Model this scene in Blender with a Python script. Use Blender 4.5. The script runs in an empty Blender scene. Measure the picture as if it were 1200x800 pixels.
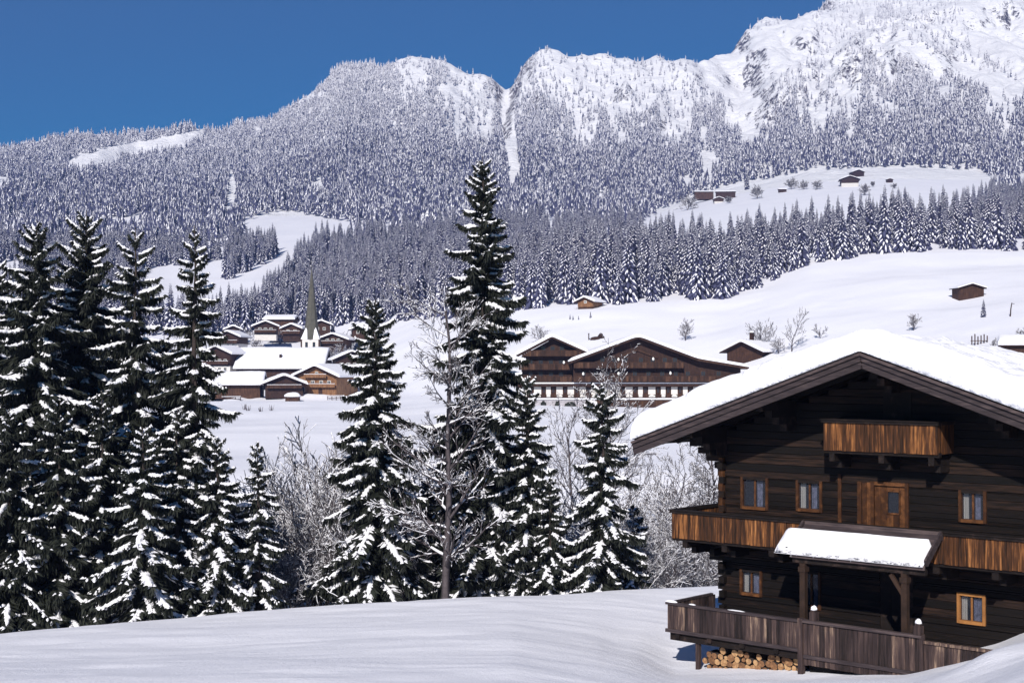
import bpy, math, random
import numpy as np
from mathutils import Vector
random.seed(11)
R = math.radians
scene = bpy.context.scene
COL = scene.collection

# ------------------------------------------------------------------ camera model (photo 1200 x 800)
F = 1666.67
PITCH = math.atan(30 / F)
def ray(px, py):
    a, b = (px - 600) / F, (400 - py) / F
    c, s = math.cos(PITCH), math.sin(PITCH)
    return np.array([a, c - s * b, s + c * b])
def at(px, py, Y):
    r = ray(px, py); return r * (Y / r[1])
def zof(py, Y):
    b = (400 - py) / F; c, s = math.cos(PITCH), math.sin(PITCH)
    return (s + c * b) / (c - s * b) * Y
def yof(z, Y):
    c, s = math.cos(PITCH), math.sin(PITCH)
    return 400 - F * (z * c - Y * s) / (Y * c + z * s)

cam_d = bpy.data.cameras.new('camera'); cam = bpy.data.objects.new('camera', cam_d); COL.objects.link(cam)
cam_d.lens = 50; cam_d.sensor_width = 36; cam_d.clip_start = 0.5; cam_d.clip_end = 20000
cam.location = (0, 0, 0); cam.rotation_euler = (R(90) + PITCH, 0, 0)
scene.camera = cam

# ------------------------------------------------------------------ light
SUN_AZ, SUN_EL = R(-13), R(31.5)
sv = Vector((math.sin(SUN_AZ) * math.cos(SUN_EL), -math.cos(SUN_AZ) * math.cos(SUN_EL), math.sin(SUN_EL)))
sd = bpy.data.lights.new('sun', 'SUN'); sd.energy = 4.8; sd.angle = R(0.53); sd.color = (1.0, 0.955, 0.89)
sun = bpy.data.objects.new('sun', sd); COL.objects.link(sun)
sun.rotation_euler = sv.to_track_quat('Z', 'Y').to_euler(); sun.location = (0, 0, 60)
w = bpy.data.worlds.new('World'); scene.world = w; w.use_nodes = True
nt = w.node_tree; nt.nodes.clear()
sky = nt.nodes.new('ShaderNodeTexSky'); sky.sky_type = 'NISHITA'; sky.sun_disc = False
sky.sun_elevation = SUN_EL; sky.sun_rotation = math.atan2(sv.x, sv.y)
sky.altitude = 2500; sky.air_density = 1.0; sky.dust_density = 0.0; sky.ozone_density = 3.0
hs = nt.nodes.new('ShaderNodeHueSaturation'); hs.inputs['Saturation'].default_value = 2.3; hs.inputs['Value'].default_value = 1.0
bg = nt.nodes.new('ShaderNodeBackground'); bg.inputs[1].default_value = 0.049
out = nt.nodes.new('ShaderNodeOutputWorld')
nt.links.new(sky.outputs[0], hs.inputs['Color']); nt.links.new(hs.outputs[0], bg.inputs[0]); nt.links.new(bg.outputs[0], out.inputs[0])
vs = scene.view_settings; vs.view_transform = 'Standard'; vs.look = 'None'; vs.gamma = 1; vs.use_curve_mapping = False
vs.exposure = 0.27

# ------------------------------------------------------------------ materials
def mat(name):
    m = bpy.data.materials.new(name); m.use_nodes = True
    return m, m.node_tree, m.node_tree.nodes['Principled BSDF']
def N(t, typ, **kw):
    n = t.nodes.new(typ)
    for k, v in kw.items(): setattr(n, k, v)
    return n
def coords(t, scale=(1, 1, 1), kind='Object'):
    tc = N(t, 'ShaderNodeTexCoord'); mp = N(t, 'ShaderNodeMapping'); mp.inputs['Scale'].default_value = scale
    t.links.new(tc.outputs[kind], mp.inputs['Vector']); return mp.outputs[0]
def noise(t, vec, scale, detail=4, rough=0.55):
    n = N(t, 'ShaderNodeTexNoise'); n.inputs['Scale'].default_value = scale; n.inputs['Detail'].default_value = detail
    n.inputs['Roughness'].default_value = rough; t.links.new(vec, n.inputs['Vector']); return n.outputs['Fac']
def ramp(t, fac, stops):
    r = N(t, 'ShaderNodeValToRGB'); e = r.color_ramp.elements
    while len(e) < len(stops): e.new(0.5)
    for k, (p, c) in enumerate(stops): e[k].position = p; e[k].color = (*c, 1) if len(c) == 3 else c
    t.links.new(fac, r.inputs[0]); return r.outputs[0]
def bump(t, b, fac, strength, dist, prev=None):
    n = N(t, 'ShaderNodeBump'); n.inputs['Strength'].default_value = strength; n.inputs['Distance'].default_value = dist
    t.links.new(fac, n.inputs['Height'])
    if prev is not None: t.links.new(prev, n.inputs['Normal'])
    t.links.new(n.outputs[0], b.inputs['Normal']); return n.outputs[0]
def mix(t, fac, a, b_, mode='MIX'):
    n = N(t, 'ShaderNodeMix', data_type='RGBA', blend_type=mode)
    for sock, v in ((n.inputs[0], fac), (n.inputs[6], a), (n.inputs[7], b_)):
        if isinstance(v, (int, float)): sock.default_value = v
        elif isinstance(v, tuple): sock.default_value = (*v, 1)
        else: t.links.new(v, sock)
    return n.outputs[2]

def snow_mat(name, s1, d1, s2, d2, col=(0.83, 0.825, 0.885)):
    m, t, b = mat(name)
    v = coords(t); b.inputs['Roughness'].default_value = 0.75; b.inputs['Specular IOR Level'].default_value = 0.25
    f1 = noise(t, v, s1, 4); f2 = noise(t, v, s2, 3)
    t.links.new(ramp(t, f1, [(0.25, tuple(c * 0.95 for c in col)), (0.75, col)]), b.inputs['Base Color'])
    n1 = bump(t, b, f1, 0.7, d1); bump(t, b, f2, 0.6, d2, n1)
    return m
M = {}
M['snow'] = snow_mat('snow', 1.6, 0.12, 9.0, 0.03)
M['snow_roof'] = snow_mat('roof_snow', 2.6, 0.20, 11.0, 0.04)
M['snow_tree'] = snow_mat('tree_snow', 3.0, 0.10, 14, 0.04)
# open ground snow: long soft wind furrows
m, t, b = mat('ground_snow'); b.inputs['Roughness'].default_value = 0.8; b.inputs['Specular IOR Level'].default_value = 0.2
v = coords(t, (1, 1, 0.15)); vst = coords(t, (0.25, 1.0, 0.0))
f1 = noise(t, v, 0.05, 5); f2 = noise(t, vst, 0.8, 5, 0.5); f3 = noise(t, v, 9, 5, 0.7)
t.links.new(ramp(t, f1, [(0.3, (0.77, 0.77, 0.84)), (0.7, (0.83, 0.825, 0.885))]), b.inputs['Base Color'])
n1 = bump(t, b, f2, 0.7, 0.10); n2 = bump(t, b, f3, 0.8, 0.035, n1)
M['ground'] = m
# mountain snow with rock where it is steep
m, t, b = mat('mountain_snow_and_rock'); b.inputs['Roughness'].default_value = 0.85; b.inputs['Specular IOR Level'].default_value = 0.15
v = coords(t); f1 = noise(t, v, 0.035, 6, 0.65); f2 = noise(t, v, 0.15, 5, 0.7)
g = N(t, 'ShaderNodeNewGeometry'); sx = N(t, 'ShaderNodeSeparateXYZ'); t.links.new(g.outputs['Normal'], sx.inputs[0])
ma = N(t, 'ShaderNodeMath', operation='MULTIPLY_ADD'); ma.inputs[1].default_value = 0.75; t.links.new(f2, ma.inputs[0]); t.links.new(sx.outputs[2], ma.inputs[2])
rk = ramp(t, f1, [(0.35, (0.035, 0.028, 0.036)), (0.65, (0.13, 0.11, 0.125))])
sc_ = N(t, 'ShaderNodeMath', operation='MULTIPLY'); sc_.inputs[1].default_value = 0.5; t.links.new(ma.outputs[0], sc_.inputs[0])
msk = ramp(t, sc_.outputs[0], [(0.52, (1, 1, 1)), (0.55, (0, 0, 0))])
f4 = noise(t, v, 0.11, 8, 0.75)
lg = N(t, 'ShaderNodeMath', operation='MULTIPLY'); t.links.new(msk, lg.inputs[0]); t.links.new(ramp(t, f4, [(0.46, (0, 0, 0)), (0.50, (1, 1, 1))]), lg.inputs[1]); msk = lg.outputs[0]
t.links.new(mix(t, msk, (0.87, 0.865, 0.90), rk), b.inputs['Base Color'])
n1 = bump(t, b, f1, 0.9, 9.0); bump(t, b, f2, 0.8, 1.6, n1)
M['mountain'] = m

def plain(name, col, rough=0.8, var=0.25, scale=2.0, bumpd=0.01):
    m, t, b = mat(name); b.inputs['Roughness'].default_value = rough; b.inputs['Specular IOR Level'].default_value = 0.25
    f = noise(t, coords(t), scale, 5)
    lo = tuple(c * (1 - var) for c in col); hi = tuple(min(1, c * (1 + var)) for c in col)
    t.links.new(ramp(t, f, [(0.3, lo), (0.7, hi)]), b.inputs['Base Color'])
    if bumpd: bump(t, b, f, 0.5, bumpd)
    return m
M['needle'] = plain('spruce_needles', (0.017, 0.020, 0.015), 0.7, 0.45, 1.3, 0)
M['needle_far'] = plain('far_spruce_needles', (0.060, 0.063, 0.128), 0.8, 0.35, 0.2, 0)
M['bark'] = plain('spruce_bark', (0.040, 0.030, 0.028), 0.9, 0.4, 9, 0.03)
M['twig'] = plain('bare_twig_bark', (0.072, 0.060, 0.066), 0.9, 0.35, 5, 0.01)
def wood(name, stops, streak=(9, 9, 0.7), island=1.0, rough=0.75, bd=0.012, sc=1.6):
    """old timber: every board of a mesh has its own tone, with grain running along one axis"""
    m, t, b = mat(name); b.inputs['Roughness'].default_value = rough; b.inputs['Specular IOR Level'].default_value = 0.2
    g = N(t, 'ShaderNodeNewGeometry'); f = noise(t, coords(t, streak), sc, 6, 0.65)
    a = N(t, 'ShaderNodeMath', operation='MULTIPLY'); a.inputs[1].default_value = 0.55 * island; t.links.new(g.outputs['Random Per Island'], a.inputs[0])
    c = N(t, 'ShaderNodeMath', operation='MULTIPLY_ADD'); c.inputs[1].default_value = 1.5; t.links.new(f, c.inputs[0]); t.links.new(a.outputs[0], c.inputs[2])
    d = N(t, 'ShaderNodeMath', operation='SUBTRACT'); d.inputs[1].default_value = 0.5; t.links.new(c.outputs[0], d.inputs[0])
    t.links.new(ramp(t, d.outputs[0], stops), b.inputs['Base Color'])
    bump(t, b, f, 0.6, bd); return m
M['log'] = wood('dark_log_timber', [(0.1, (0.0015, 0.0011, 0.0011)), (0.6, (0.006, 0.0034, 0.0026)), (1.0, (0.034, 0.017, 0.011))], (0.7, 9, 9))
M['beam'] = wood('dark_beam_timber', [(0.1, (0.003, 0.002, 0.002)), (0.7, (0.011, 0.007, 0.006)), (1.0, (0.045, 0.027, 0.022))], (3, 3, 3))
M['soffit'] = wood('soffit_timber', [(0.1, (0.008, 0.005, 0.004)), (0.9, (0.040, 0.022, 0.015))], (3, 3, 3))
M['barge'] = wood('weathered_barge_board', [(0.1, (0.014, 0.010, 0.011)), (0.6, (0.040, 0.030, 0.033)), (1.0, (0.11, 0.08, 0.078))], (0.8, 9, 9))
M['board'] = wood('orange_brown_balcony_board', [(0.15, (0.014, 0.007, 0.004)), (0.45, (0.065, 0.025, 0.010)), (0.7, (0.25, 0.100, 0.033)), (0.95, (0.50, 0.25, 0.095))], (10, 10, 0.8), island=.6)
M['grey_board'] = wood('weathered_terrace_board', [(0.15, (0.010, 0.007, 0.007)), (0.55, (0.038, 0.025, 0.025)), (0.8, (0.080, 0.052, 0.046)), (1.0, (0.26, 0.18, 0.13))], (10, 10, 0.8))
M['trim'] = wood('orange_window_frame_timber', [(0.1, (0.010, 0.004, 0.003)), (0.6, (0.050, 0.019, 0.007)), (1.0, (0.15, 0.06, 0.022))], (3, 3, 3))
M['sunlit_trim'] = wood('sunlit_orange_frame', [(0.1, (0.15, 0.06, 0.020)), (1.0, (0.36, 0.16, 0.05))], (3, 3, 3))  # lit copy of the frame timber, sunlight put into the colour
M['farwood'] = wood('brown_house_timber', [(0.1, (0.014, 0.007, 0.005)), (0.6, (0.045, 0.021, 0.013)), (1.0, (0.10, 0.050, 0.030))], (1.5, 1.5, 0.4), bd=0)
M['fardark'] = wood('dark_house_timber', [(0.1, (0.010, 0.006, 0.005)), (0.6, (0.032, 0.015, 0.011)), (1.0, (0.06, 0.03, 0.02))], (1.5, 1.5, 0.4), bd=0)
M['farorange'] = wood('honey_house_timber', [(0.1, (0.07, 0.032, 0.016)), (0.6, (0.18, 0.088, 0.042)), (1.0, (0.32, 0.18, 0.09))], (1.5, 1.5, 0.4), bd=0)
M['plaster'] = plain('white_plaster', (0.60, 0.57, 0.55), 0.9, 0.08, 1.0, 0)
M['shingle'] = plain('grey_green_spire_shingle', (0.082, 0.078, 0.062), 0.8, 0.25, 0.6, 0)
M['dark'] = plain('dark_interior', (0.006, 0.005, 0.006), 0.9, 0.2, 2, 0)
M['curtain'] = plain('blue_white_curtain', (0.30, 0.32, 0.48), 0.9, 0.5, 9, 0)
M['sunlit_curtain'] = plain('sunlit_curtain', (0.78, 0.76, 0.74), 0.9, 0.05, 5, 0)  # left curtain strips, sunlight on them put into the colour as white
m, t, b = mat('window_glass'); b.inputs['Base Color'].default_value = (0.03, 0.035, 0.05, 1); b.inputs['Roughness'].default_value = 0.06
b.inputs['Alpha'].default_value = 0.35; M['glass'] = m
m, t, b = mat('far_window_glass'); b.inputs['Base Color'].default_value = (0.02, 0.022, 0.03, 1); b.inputs['Roughness'].default_value = 0.15; M['farglass'] = m
m, t, b = mat('log_end_wood'); g = N(t, 'ShaderNodeNewGeometry'); oi = N(t, 'ShaderNodeObjectInfo')
f = noise(t, coords(t), 14, 4); ad = N(t, 'ShaderNodeMath', operation='MULTIPLY_ADD'); ad.inputs[1].default_value = 0.5; t.links.new(oi.outputs['Random'], ad.inputs[0]); t.links.new(f, ad.inputs[2])
t.links.new(ramp(t, ad.outputs[0], [(0.35, (0.07, 0.030, 0.013)), (0.7, (0.20, 0.095, 0.04)), (1.0, (0.42, 0.25, 0.12))]), b.inputs['Base Color']); b.inputs['Roughness'].default_value = 0.85; M['logend'] = m
M['white_paint'] = plain('white_paint', (0.78, 0.77, 0.75), 0.5, 0.04, 3, 0)
M['metal'] = plain('dark_metal', (0.05, 0.05, 0.055), 0.4, 0.2, 3, 0)
M['shaded_wall'] = plain('shade_grey_wall', (0.36, 0.34, 0.37), 0.9, 0.3, 3, 0.02)  # hotel terrace wall: its shade put into the colour as grey-lilac

# ------------------------------------------------------------------ mesh helpers
class MB:
    def __init__(s): s.v = []; s.f = []; s.m = []
    def hexa(s, p, mi=0):
        o = len(s.v); s.v += [tuple(q) for q in p]
        for q in ((0, 3, 2, 1), (4, 5, 6, 7), (0, 1, 5, 4), (1, 2, 6, 5), (2, 3, 7, 6), (3, 0, 4, 7)):
            s.f.append(tuple(o + k for k in q)); s.m.append(mi)
    def box(s, x0, x1, y0, y1, z0, z1, mi=0):
        s.hexa([(x0, y0, z0), (x1, y0, z0), (x1, y1, z0), (x0, y1, z0), (x0, y0, z1), (x1, y0, z1), (x1, y1, z1), (x0, y1, z1)], mi)
    def beam(s, a, b, wx, wz, mi=0):
        """a square-cut beam from a to b; wx across, wz high"""
        a, b = Vector(a), Vector(b); d = (b - a).normalized()
        up = Vector((0, 0, 1)) if abs(d.z) < 0.95 else Vector((0, 1, 0))
        x = d.cross(up).normalized() * wx / 2; u = x.cross(d).normalized() * wz / 2
        s.hexa([a - x - u, a + x - u, b + x - u, b - x - u, a - x + u, a + x + u, b + x + u, b - x + u], mi)
    def tube(s, pts, rad, n=8, mi=0, cap=True):
        pts = [Vector(p) for p in pts]; o = len(s.v)
        for k, p in enumerate(pts):
            d = (pts[min(k + 1, len(pts) - 1)] - pts[max(k - 1, 0)]).normalized()
            x = d.cross(Vector((0, 0, 1)) if abs(d.z) < 0.9 else Vector((1, 0, 0))).normalized(); y = d.cross(x)
            for j in range(n):
                a = 2 * math.pi * j / n; s.v.append(tuple(p + (x * math.cos(a) + y * math.sin(a)) * rad[k]))
        for k in range(len(pts) - 1):
            for j in range(n):
                j2 = (j + 1) % n; s.f.append((o + k * n + j, o + k * n + j2, o + (k + 1) * n + j2, o + (k + 1) * n + j)); s.m.append(mi)
        if cap:
            s.f.append(tuple(o + j for j in range(n))[::-1]); s.m.append(mi)
            e = o + (len(pts) - 1) * n; s.f.append(tuple(e + j for j in range(n))); s.m.append(mi)
    def poly(s, pts, mi=0):
        o = len(s.v); s.v += [tuple(p) for p in pts]; s.f.append(tuple(range(o, o + len(pts)))); s.m.append(mi)
    def lump(s, c, rx, ry, rz, mi=0, n=8, r=5, jit=0.12):
        """a rounded lump sitting on its flat base"""
        o = len(s.v)
        for i in range(r):
            ph = math.pi / 2 * i / r
            for j in range(n):
                a = 2 * math.pi * j / n; q = 1 + random.uniform(-jit, jit)
                s.v.append((c[0] + rx * math.cos(ph) * math.cos(a) * q, c[1] + ry * math.cos(ph) * math.sin(a) * q, c[2] + rz * math.sin(ph) * q))
        s.v.append((c[0], c[1], c[2] + rz)); top = len(s.v) - 1
        for i in range(r - 1):
            for j in range(n):
                j2 = (j + 1) % n; s.f.append((o + i * n + j, o + i * n + j2, o + (i + 1) * n + j2, o + (i + 1) * n + j)); s.m.append(mi)
        for j in range(n):
            s.f.append((o + (r - 1) * n + j, o + (r - 1) * n + (j + 1) % n, top)); s.m.append(mi)
        s.f.append(tuple(o + j for j in range(n))[::-1]); s.m.append(mi)
    def build(s, name, mats, parent=None, smooth=False):
        me = bpy.data.meshes.new(name); me.from_pydata(s.v, [], s.f)
        for q in (mats if isinstance(mats, (list, tuple)) else [mats]): me.materials.append(M[q])
        me.polygons.foreach_set('material_index', s.m)
        if smooth: me.polygons.foreach_set('use_smooth', [True] * len(s.f))
        me.update(); return link(name, me, parent)
def link(name, data, parent=None):
    o = bpy.data.objects.new(name, data); COL.objects.link(o)
    if parent is not None: o.parent = parent
    return o
def np_mesh(name, V, Q, mats, mi=None, smooth=False):
    """V (n,3), Q (k,3 or 4) int"""
    V = np.asarray(V, dtype=np.float32); Q = np.asarray(Q, dtype=np.int32); k, c = Q.shape
    me = bpy.data.meshes.new(name); me.vertices.add(len(V)); me.vertices.foreach_set('co', V.ravel())
    me.loops.add(k * c); me.loops.foreach_set('vertex_index', Q.ravel())
    me.polygons.add(k); me.polygons.foreach_set('loop_start', np.arange(0, k * c, c, dtype=np.int32))
    for q in mats: me.materials.append(M[q])
    if mi is not None: me.polygons.foreach_set('material_index', np.asarray(mi, dtype=np.int32))
    if smooth: me.polygons.foreach_set('use_smooth', np.ones(k, dtype=bool))
    me.update(calc_edges=True); return me
def empty(name, loc, rz=0):
    o = bpy.data.objects.new(name, None); COL.objects.link(o); o.location = tuple(float(q) for q in loc); o.rotation_euler = (0, 0, rz); o.empty_display_size = 0.3
    return o
def tag(o, label=None, cat=None, group=None, kind=None):
    for k, v in (('label', label), ('category', cat), ('group', group), ('kind', kind)):
        if v: o[k] = v
    return o
def copy_thing(root, loc, rz, scale=1.0, label=None):
    r = root.copy(); COL.objects.link(r); r.location = tuple(float(q) for q in loc); r.rotation_euler = (0, 0, rz); r.scale = (scale,) * 3 if not isinstance(scale, tuple) else scale
    if label: r['label'] = label
    for ch in root.children:
        c = ch.copy(); COL.objects.link(c); c.parent = r
    return r

# ------------------------------------------------------------------ value noise (numpy)
_rs = np.random.RandomState(5); _T = _rs.rand(256, 256)
def vnoise(x, y):
    xi = np.floor(x).astype(int); yi = np.floor(y).astype(int); fx = x - xi; fy = y - yi
    fx = fx * fx * (3 - 2 * fx); fy = fy * fy * (3 - 2 * fy)
    g = lambda i, j: _T[i & 255, j & 255]
    return (g(xi, yi) * (1 - fx) + g(xi + 1, yi) * fx) * (1 - fy) + (g(xi, yi + 1) * (1 - fx) + g(xi + 1, yi + 1) * fx) * fy - 0.5
def fbm(x, y, o=4):
    s = 0; a = 1.0
    for k in range(o): s = s + a * vnoise(x * 2 ** k + 17 * k, y * 2 ** k + 5 * k); a *= 0.5
    return s

# ------------------------------------------------------------------ terrain: heights along lines of sight, (px: image y, distance)
LINES = [
    ([-500, 1700], [('z', -2.4), ('z', -2.4)], [2, 2]),
    ([-500, 0, 600, 720, 783, 935, 1060, 1130, 1200, 1400, 1700], [800, 800, 796, 803, 812, 806, 806, 798, 779, 740, 720], [28.7, 28.7, 28, 30, 31, 31, 30, 29, 27.5, 25, 25]),
    ([-500, 0, 400, 600, 700, 790, 935, 1060, 1110, 1171, 1200, 1300, 1700], [762, 760, 742, 736, 750, 786, 792, 790, 781, 768, 757, 722, 650], [40, 40, 42, 43, 43, 41.3, 38.3, 36.4, 35.8, 34.6, 33.6, 32, 32]),
    ([-500, 0, 420, 560, 700, 840, 1000, 1200, 1700], [765, 738, 705, 694, 687, 681, 672, 660, 600], [50, 50, 53, 55, 58, 62, 66, 66, 66]),
    ([-500, 600, 1700], [('z', -17), ('z', -17), ('z', -13)], [80, 85, 88]),
    ([-500, 0, 600, 1200, 1700], [562, 562, 562, 555, 540], [118, 118, 118, 118, 118]),
    ([-500, 250, 400, 520, 600, 900, 1200, 1700], [478, 478, 478, 484, 486, 474, 440, 410], [300, 300, 300, 260, 225, 220, 200, 200]),
    ([-500, 250, 400, 520, 600, 650, 820, 900, 1200, 1700], [468, 468, 466, 462, 470, 474, 470, 440, 402, 380], [430, 430, 425, 340, 285, 285, 290, 280, 240, 240]),
    ([-500, 0, 250, 400, 480, 560, 610, 700, 850, 900, 950, 1050, 1200, 1700], [400, 400, 396, 394, 380, 370, 364, 360, 352, 335, 310, 297, 295, 295], [560, 560, 560, 560, 520, 450, 400, 385, 390, 400, 420, 430, 440, 440]),
    ([-500, 0, 200, 300, 400, 600, 800, 1000, 1200, 1700], [325, 320, 325, 315, 315, 290, 275, 262, 255, 255], [820] * 10),
    ([-500, 0, 240, 400, 600, 760, 850, 950, 1050, 1155, 1300, 1700], [240, 240, 238, 235, 228, 246, 218, 200, 196, 199, 200, 200], [1300] * 12),
    ([-500, 0, 240, 400, 600, 820, 1000, 1200, 1700], [202, 200, 196, 158, 165, 158, 108, 105, 100], [1850] * 9),
    ([-500, -100, 0, 70, 130, 200, 232, 250, 300, 330, 350, 400, 450, 480, 500, 520, 560, 588, 610, 630, 650, 690, 740, 790, 820, 850, 870, 900, 950, 1000, 1100, 1200, 1300, 1700],
     [180, 172, 171, 168, 168, 159, 154, 148, 128, 110, 98, 76, 78, 60, 57, 61, 82, 91, 74, 61, 58, 71, 73, 74, 74, 56, 44, 26, 10, -14, -32, -22, -20, 0],
     [2200] * 7 + [2250] * 18 + [2400, 2500, 2600, 2750, 2900, 2900, 2900, 2900, 2900]),
    ([-500, 1700], [('z', -60), ('z', -60)], [4600, 4600]),
]
A = np.unique(np.concatenate([np.linspace(-3, -0.5, 36), np.linspace(-0.5, 0.5, 720), np.linspace(0.5, 3, 36)]))
LD = np.unique(np.concatenate([np.log(np.linspace(2, 20, 40)), np.log(np.geomspace(20, 4600, 1150))]))
DD = np.exp(LD)
pxA = 600 + F * A
ZD, DK = [], []
for xs, ys, ds in LINES:
    d = np.interp(pxA, xs, ds)
    if isinstance(ys[0], tuple): z = np.interp(pxA, xs, [q[1] for q in ys])
    else: z = zof(np.interp(pxA, xs, ys), d)
    DK.append(d); ZD.append(z)
DK = np.array(DK); ZD = np.array(ZD)
DK[0] = 2; H = np.zeros((len(A), len(DD)))
for i in range(len(A)): H[i] = np.interp(DD, DK[:, i], ZD[:, i])
def smooth(H, n, ax):
    for _ in range(n):
        P = np.pad(H, [(1, 1) if k == ax else (0, 0) for k in (0, 1)], mode='edge')
        H = (np.take(P, range(0, H.shape[ax]), ax) + 2 * H + np.take(P, range(2, H.shape[ax] + 2), ax)) / 4
    return H
H0 = H.copy()
Hs = smooth(smooth(H, 60, 1), 12, 0); Hn = smooth(smooth(H, 10, 1), 4, 0)
wgt = np.clip((DD - 1500) / 400, 0, 1)[None, :]           # keep the ridges crisp
H = Hs * (1 - wgt) + Hn * wgt
AX, DX = np.meshgrid(A, DD, indexing='ij'); X = AX * DX
PXG = 600 + F * AX
# near undulation, drifts, hummocks, mountain ribs and crags
near = np.clip((DX - 10) / 15, 0, 1) * np.clip((75 - DX) / 15, 0, 1)
H += near * (0.22 * fbm(X * 0.11, DX * 0.16, 3) + 0.05 * fbm(X * 0.5, DX * 0.9, 3))
# a drift curling round the near chalet's left side
H += near * 0.12 * np.exp(-((PXG - 745 - (DX - 40) * 1.5) / 22) ** 2) * np.exp(-((DX - 42) / 7) ** 2)
H += near * 0.30 * np.exp(-((PXG - 1160 - (DX - 30) * 4) / 50) ** 2) * np.exp(-((DX - 30.5) / 1.6) ** 2)
mid = np.clip((DX - 100) / 60, 0, 1) * np.clip((900 - DX) / 300, 0, 1)
H += mid * 1.6 * fbm(X * 0.02, DX * 0.025, 4)
# ploughed snow heaps before the farm
H += 1.7 * np.exp(-((DX - 405) / 5.5) ** 2) * np.clip(0.35 + 1.6 * fbm(X * 0.09, DX * 0.03 + 3, 3), 0, 1) * ((PXG > 262) & (PXG < 420))
mt = np.clip((DX - 1150) / 500, 0, 1)
H += mt * 34 * fbm(X * 0.006 + 0.35 * fbm(X * 0.002, DX * 0.002, 2), DX * 0.0018, 5)
H += mt * 16 * fbm(X * 0.022, DX * 0.007, 4)
up = mt * np.clip((PXG - 800) / 90, 0, 1) + mt * 0.45 * np.clip((PXG - 470) / 60, 0, 1) * np.clip((870 - PXG) / 60, 0, 1)
H += up * 42 * np.clip(fbm(X * 0.0085 + 9, DX * 0.006, 5), -0.15, 0.5) * np.clip((DX - 1650) / 500, 0, 1)
H += up * 9 * np.abs(fbm(X * 0.03, DX * 0.02 + 8, 4)) * np.clip((DX - 1600) / 400, 0, 1)
# crags where dark rock shows through
CR = [(998, 78, 30, 190), (930, 120, 32, 260), (1094, 22, 24, 130), (1180, 22, 22, 170), (951, 52, 12, 90), (871, 46, 10, 70), (877, 84, 14, 60), (506, 107, 11, 60), (612, 106, 10, 70), (630, 134, 13, 60), (660, 162, 14, 60), (733, 112, 10, 60), (1040, 90, 22, 90), (760, 150, 14, 60), (905, 150, 14, 70)]
Y0 = yof(H, DX); m0 = np.minimum.accumulate(Y0, axis=1)
for px_, py_, wpx, dr_ in CR:
    i_ = int(np.searchsorted(A, (px_ - 600) / F)); d_ = float(DD[int(np.argmax(m0[i_] <= py_))])
    if d_ < 1200: continue
    g_ = mt * np.exp(-((PXG - px_) / wpx) ** 2 - ((DX - d_) / dr_) ** 2)
    H += g_ * 40 * np.clip(fbm(X * 0.020 + px_, DX * 0.014, 5), -.4, .6) + g_ * 20 * np.abs(fbm(X * 0.07, DX * 0.035 + px_, 3))
# the steep white gully and the slide path right of it
gx = 593 + 6 * np.sin(DX * 0.006)
H -= 12 * np.exp(-((PXG - gx) / 9) ** 2) * np.clip((DX - 1600) / 300, 0, 1)
H -= 20 * np.exp(-((PXG - (872 - (DX - 1850) * 0.03)) / 24) ** 2) * np.clip((DX - 1750) / 300, 0, 1) * np.clip((2900 - DX) / 400, 0, 1)

def ground_z(x, Y):
    a = np.clip(x / Y, A[0], A[-1]); l = np.log(np.clip(Y, DD[0], DD[-1]))
    ia = np.clip(np.searchsorted(A, a) - 1, 0, len(A) - 2); il = np.clip(np.searchsorted(LD, l) - 1, 0, len(LD) - 2)
    fa = (a - A[ia]) / (A[ia + 1] - A[ia]); fl = (l - LD[il]) / (LD[il + 1] - LD[il])
    return (H[ia, il] * (1 - fa) + H[ia + 1, il] * fa) * (1 - fl) + (H[ia, il + 1] * (1 - fa) + H[ia + 1, il + 1] * fa) * fl
YIMG = yof(H, DX)
YMIN = np.minimum.accumulate(YIMG[:, :], axis=1)
def hit(px, py, dmin=0):
    """distance at which the line of sight through (px,py) first meets the ground beyond dmin"""
    a = (px - 600) / F; i = int(np.clip(np.searchsorted(A, a), 1, len(A) - 1))
    k0 = int(np.searchsorted(DD, dmin)); col = YIMG[i, k0:]
    k = int(np.argmax(col <= py)) if (col <= py).any() else len(col) - 1
    if k == 0: return float(DD[k0])
    y1, y0 = col[k], col[k - 1]; f = (py - y0) / (y1 - y0 + 1e-9)
    return float(DD[k0 + k - 1] + f * (DD[k0 + k] - DD[k0 + k - 1]))
def on_ground(px, py, dmin=100):
    d = hit(px, py, dmin); x = (px - 600) / F * d
    return np.array([x, d, float(ground_z(x, d))])

def terrain(name, k0, k1, matname):
    nA, nD = len(A), k1 - k0
    V = np.stack([X[:, k0:k1], DX[:, k0:k1], H[:, k0:k1]], -1).reshape(-1, 3)
    ii, jj = np.meshgrid(np.arange(nA - 1), np.arange(nD - 1), indexing='ij'); q = (ii * nD + jj).ravel()
    Q = np.stack([q, q + nD, q + nD + 1, q + 1], -1)
    o = link(name, np_mesh(name, V, Q, [matname], smooth=True)); tag(o, kind='structure'); return o
ks = int(np.searchsorted(DD, 1150))
terrain('ground', 0, ks + 1, 'ground')
terrain('mountains', ks, len(DD), 'mountain')

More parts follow.
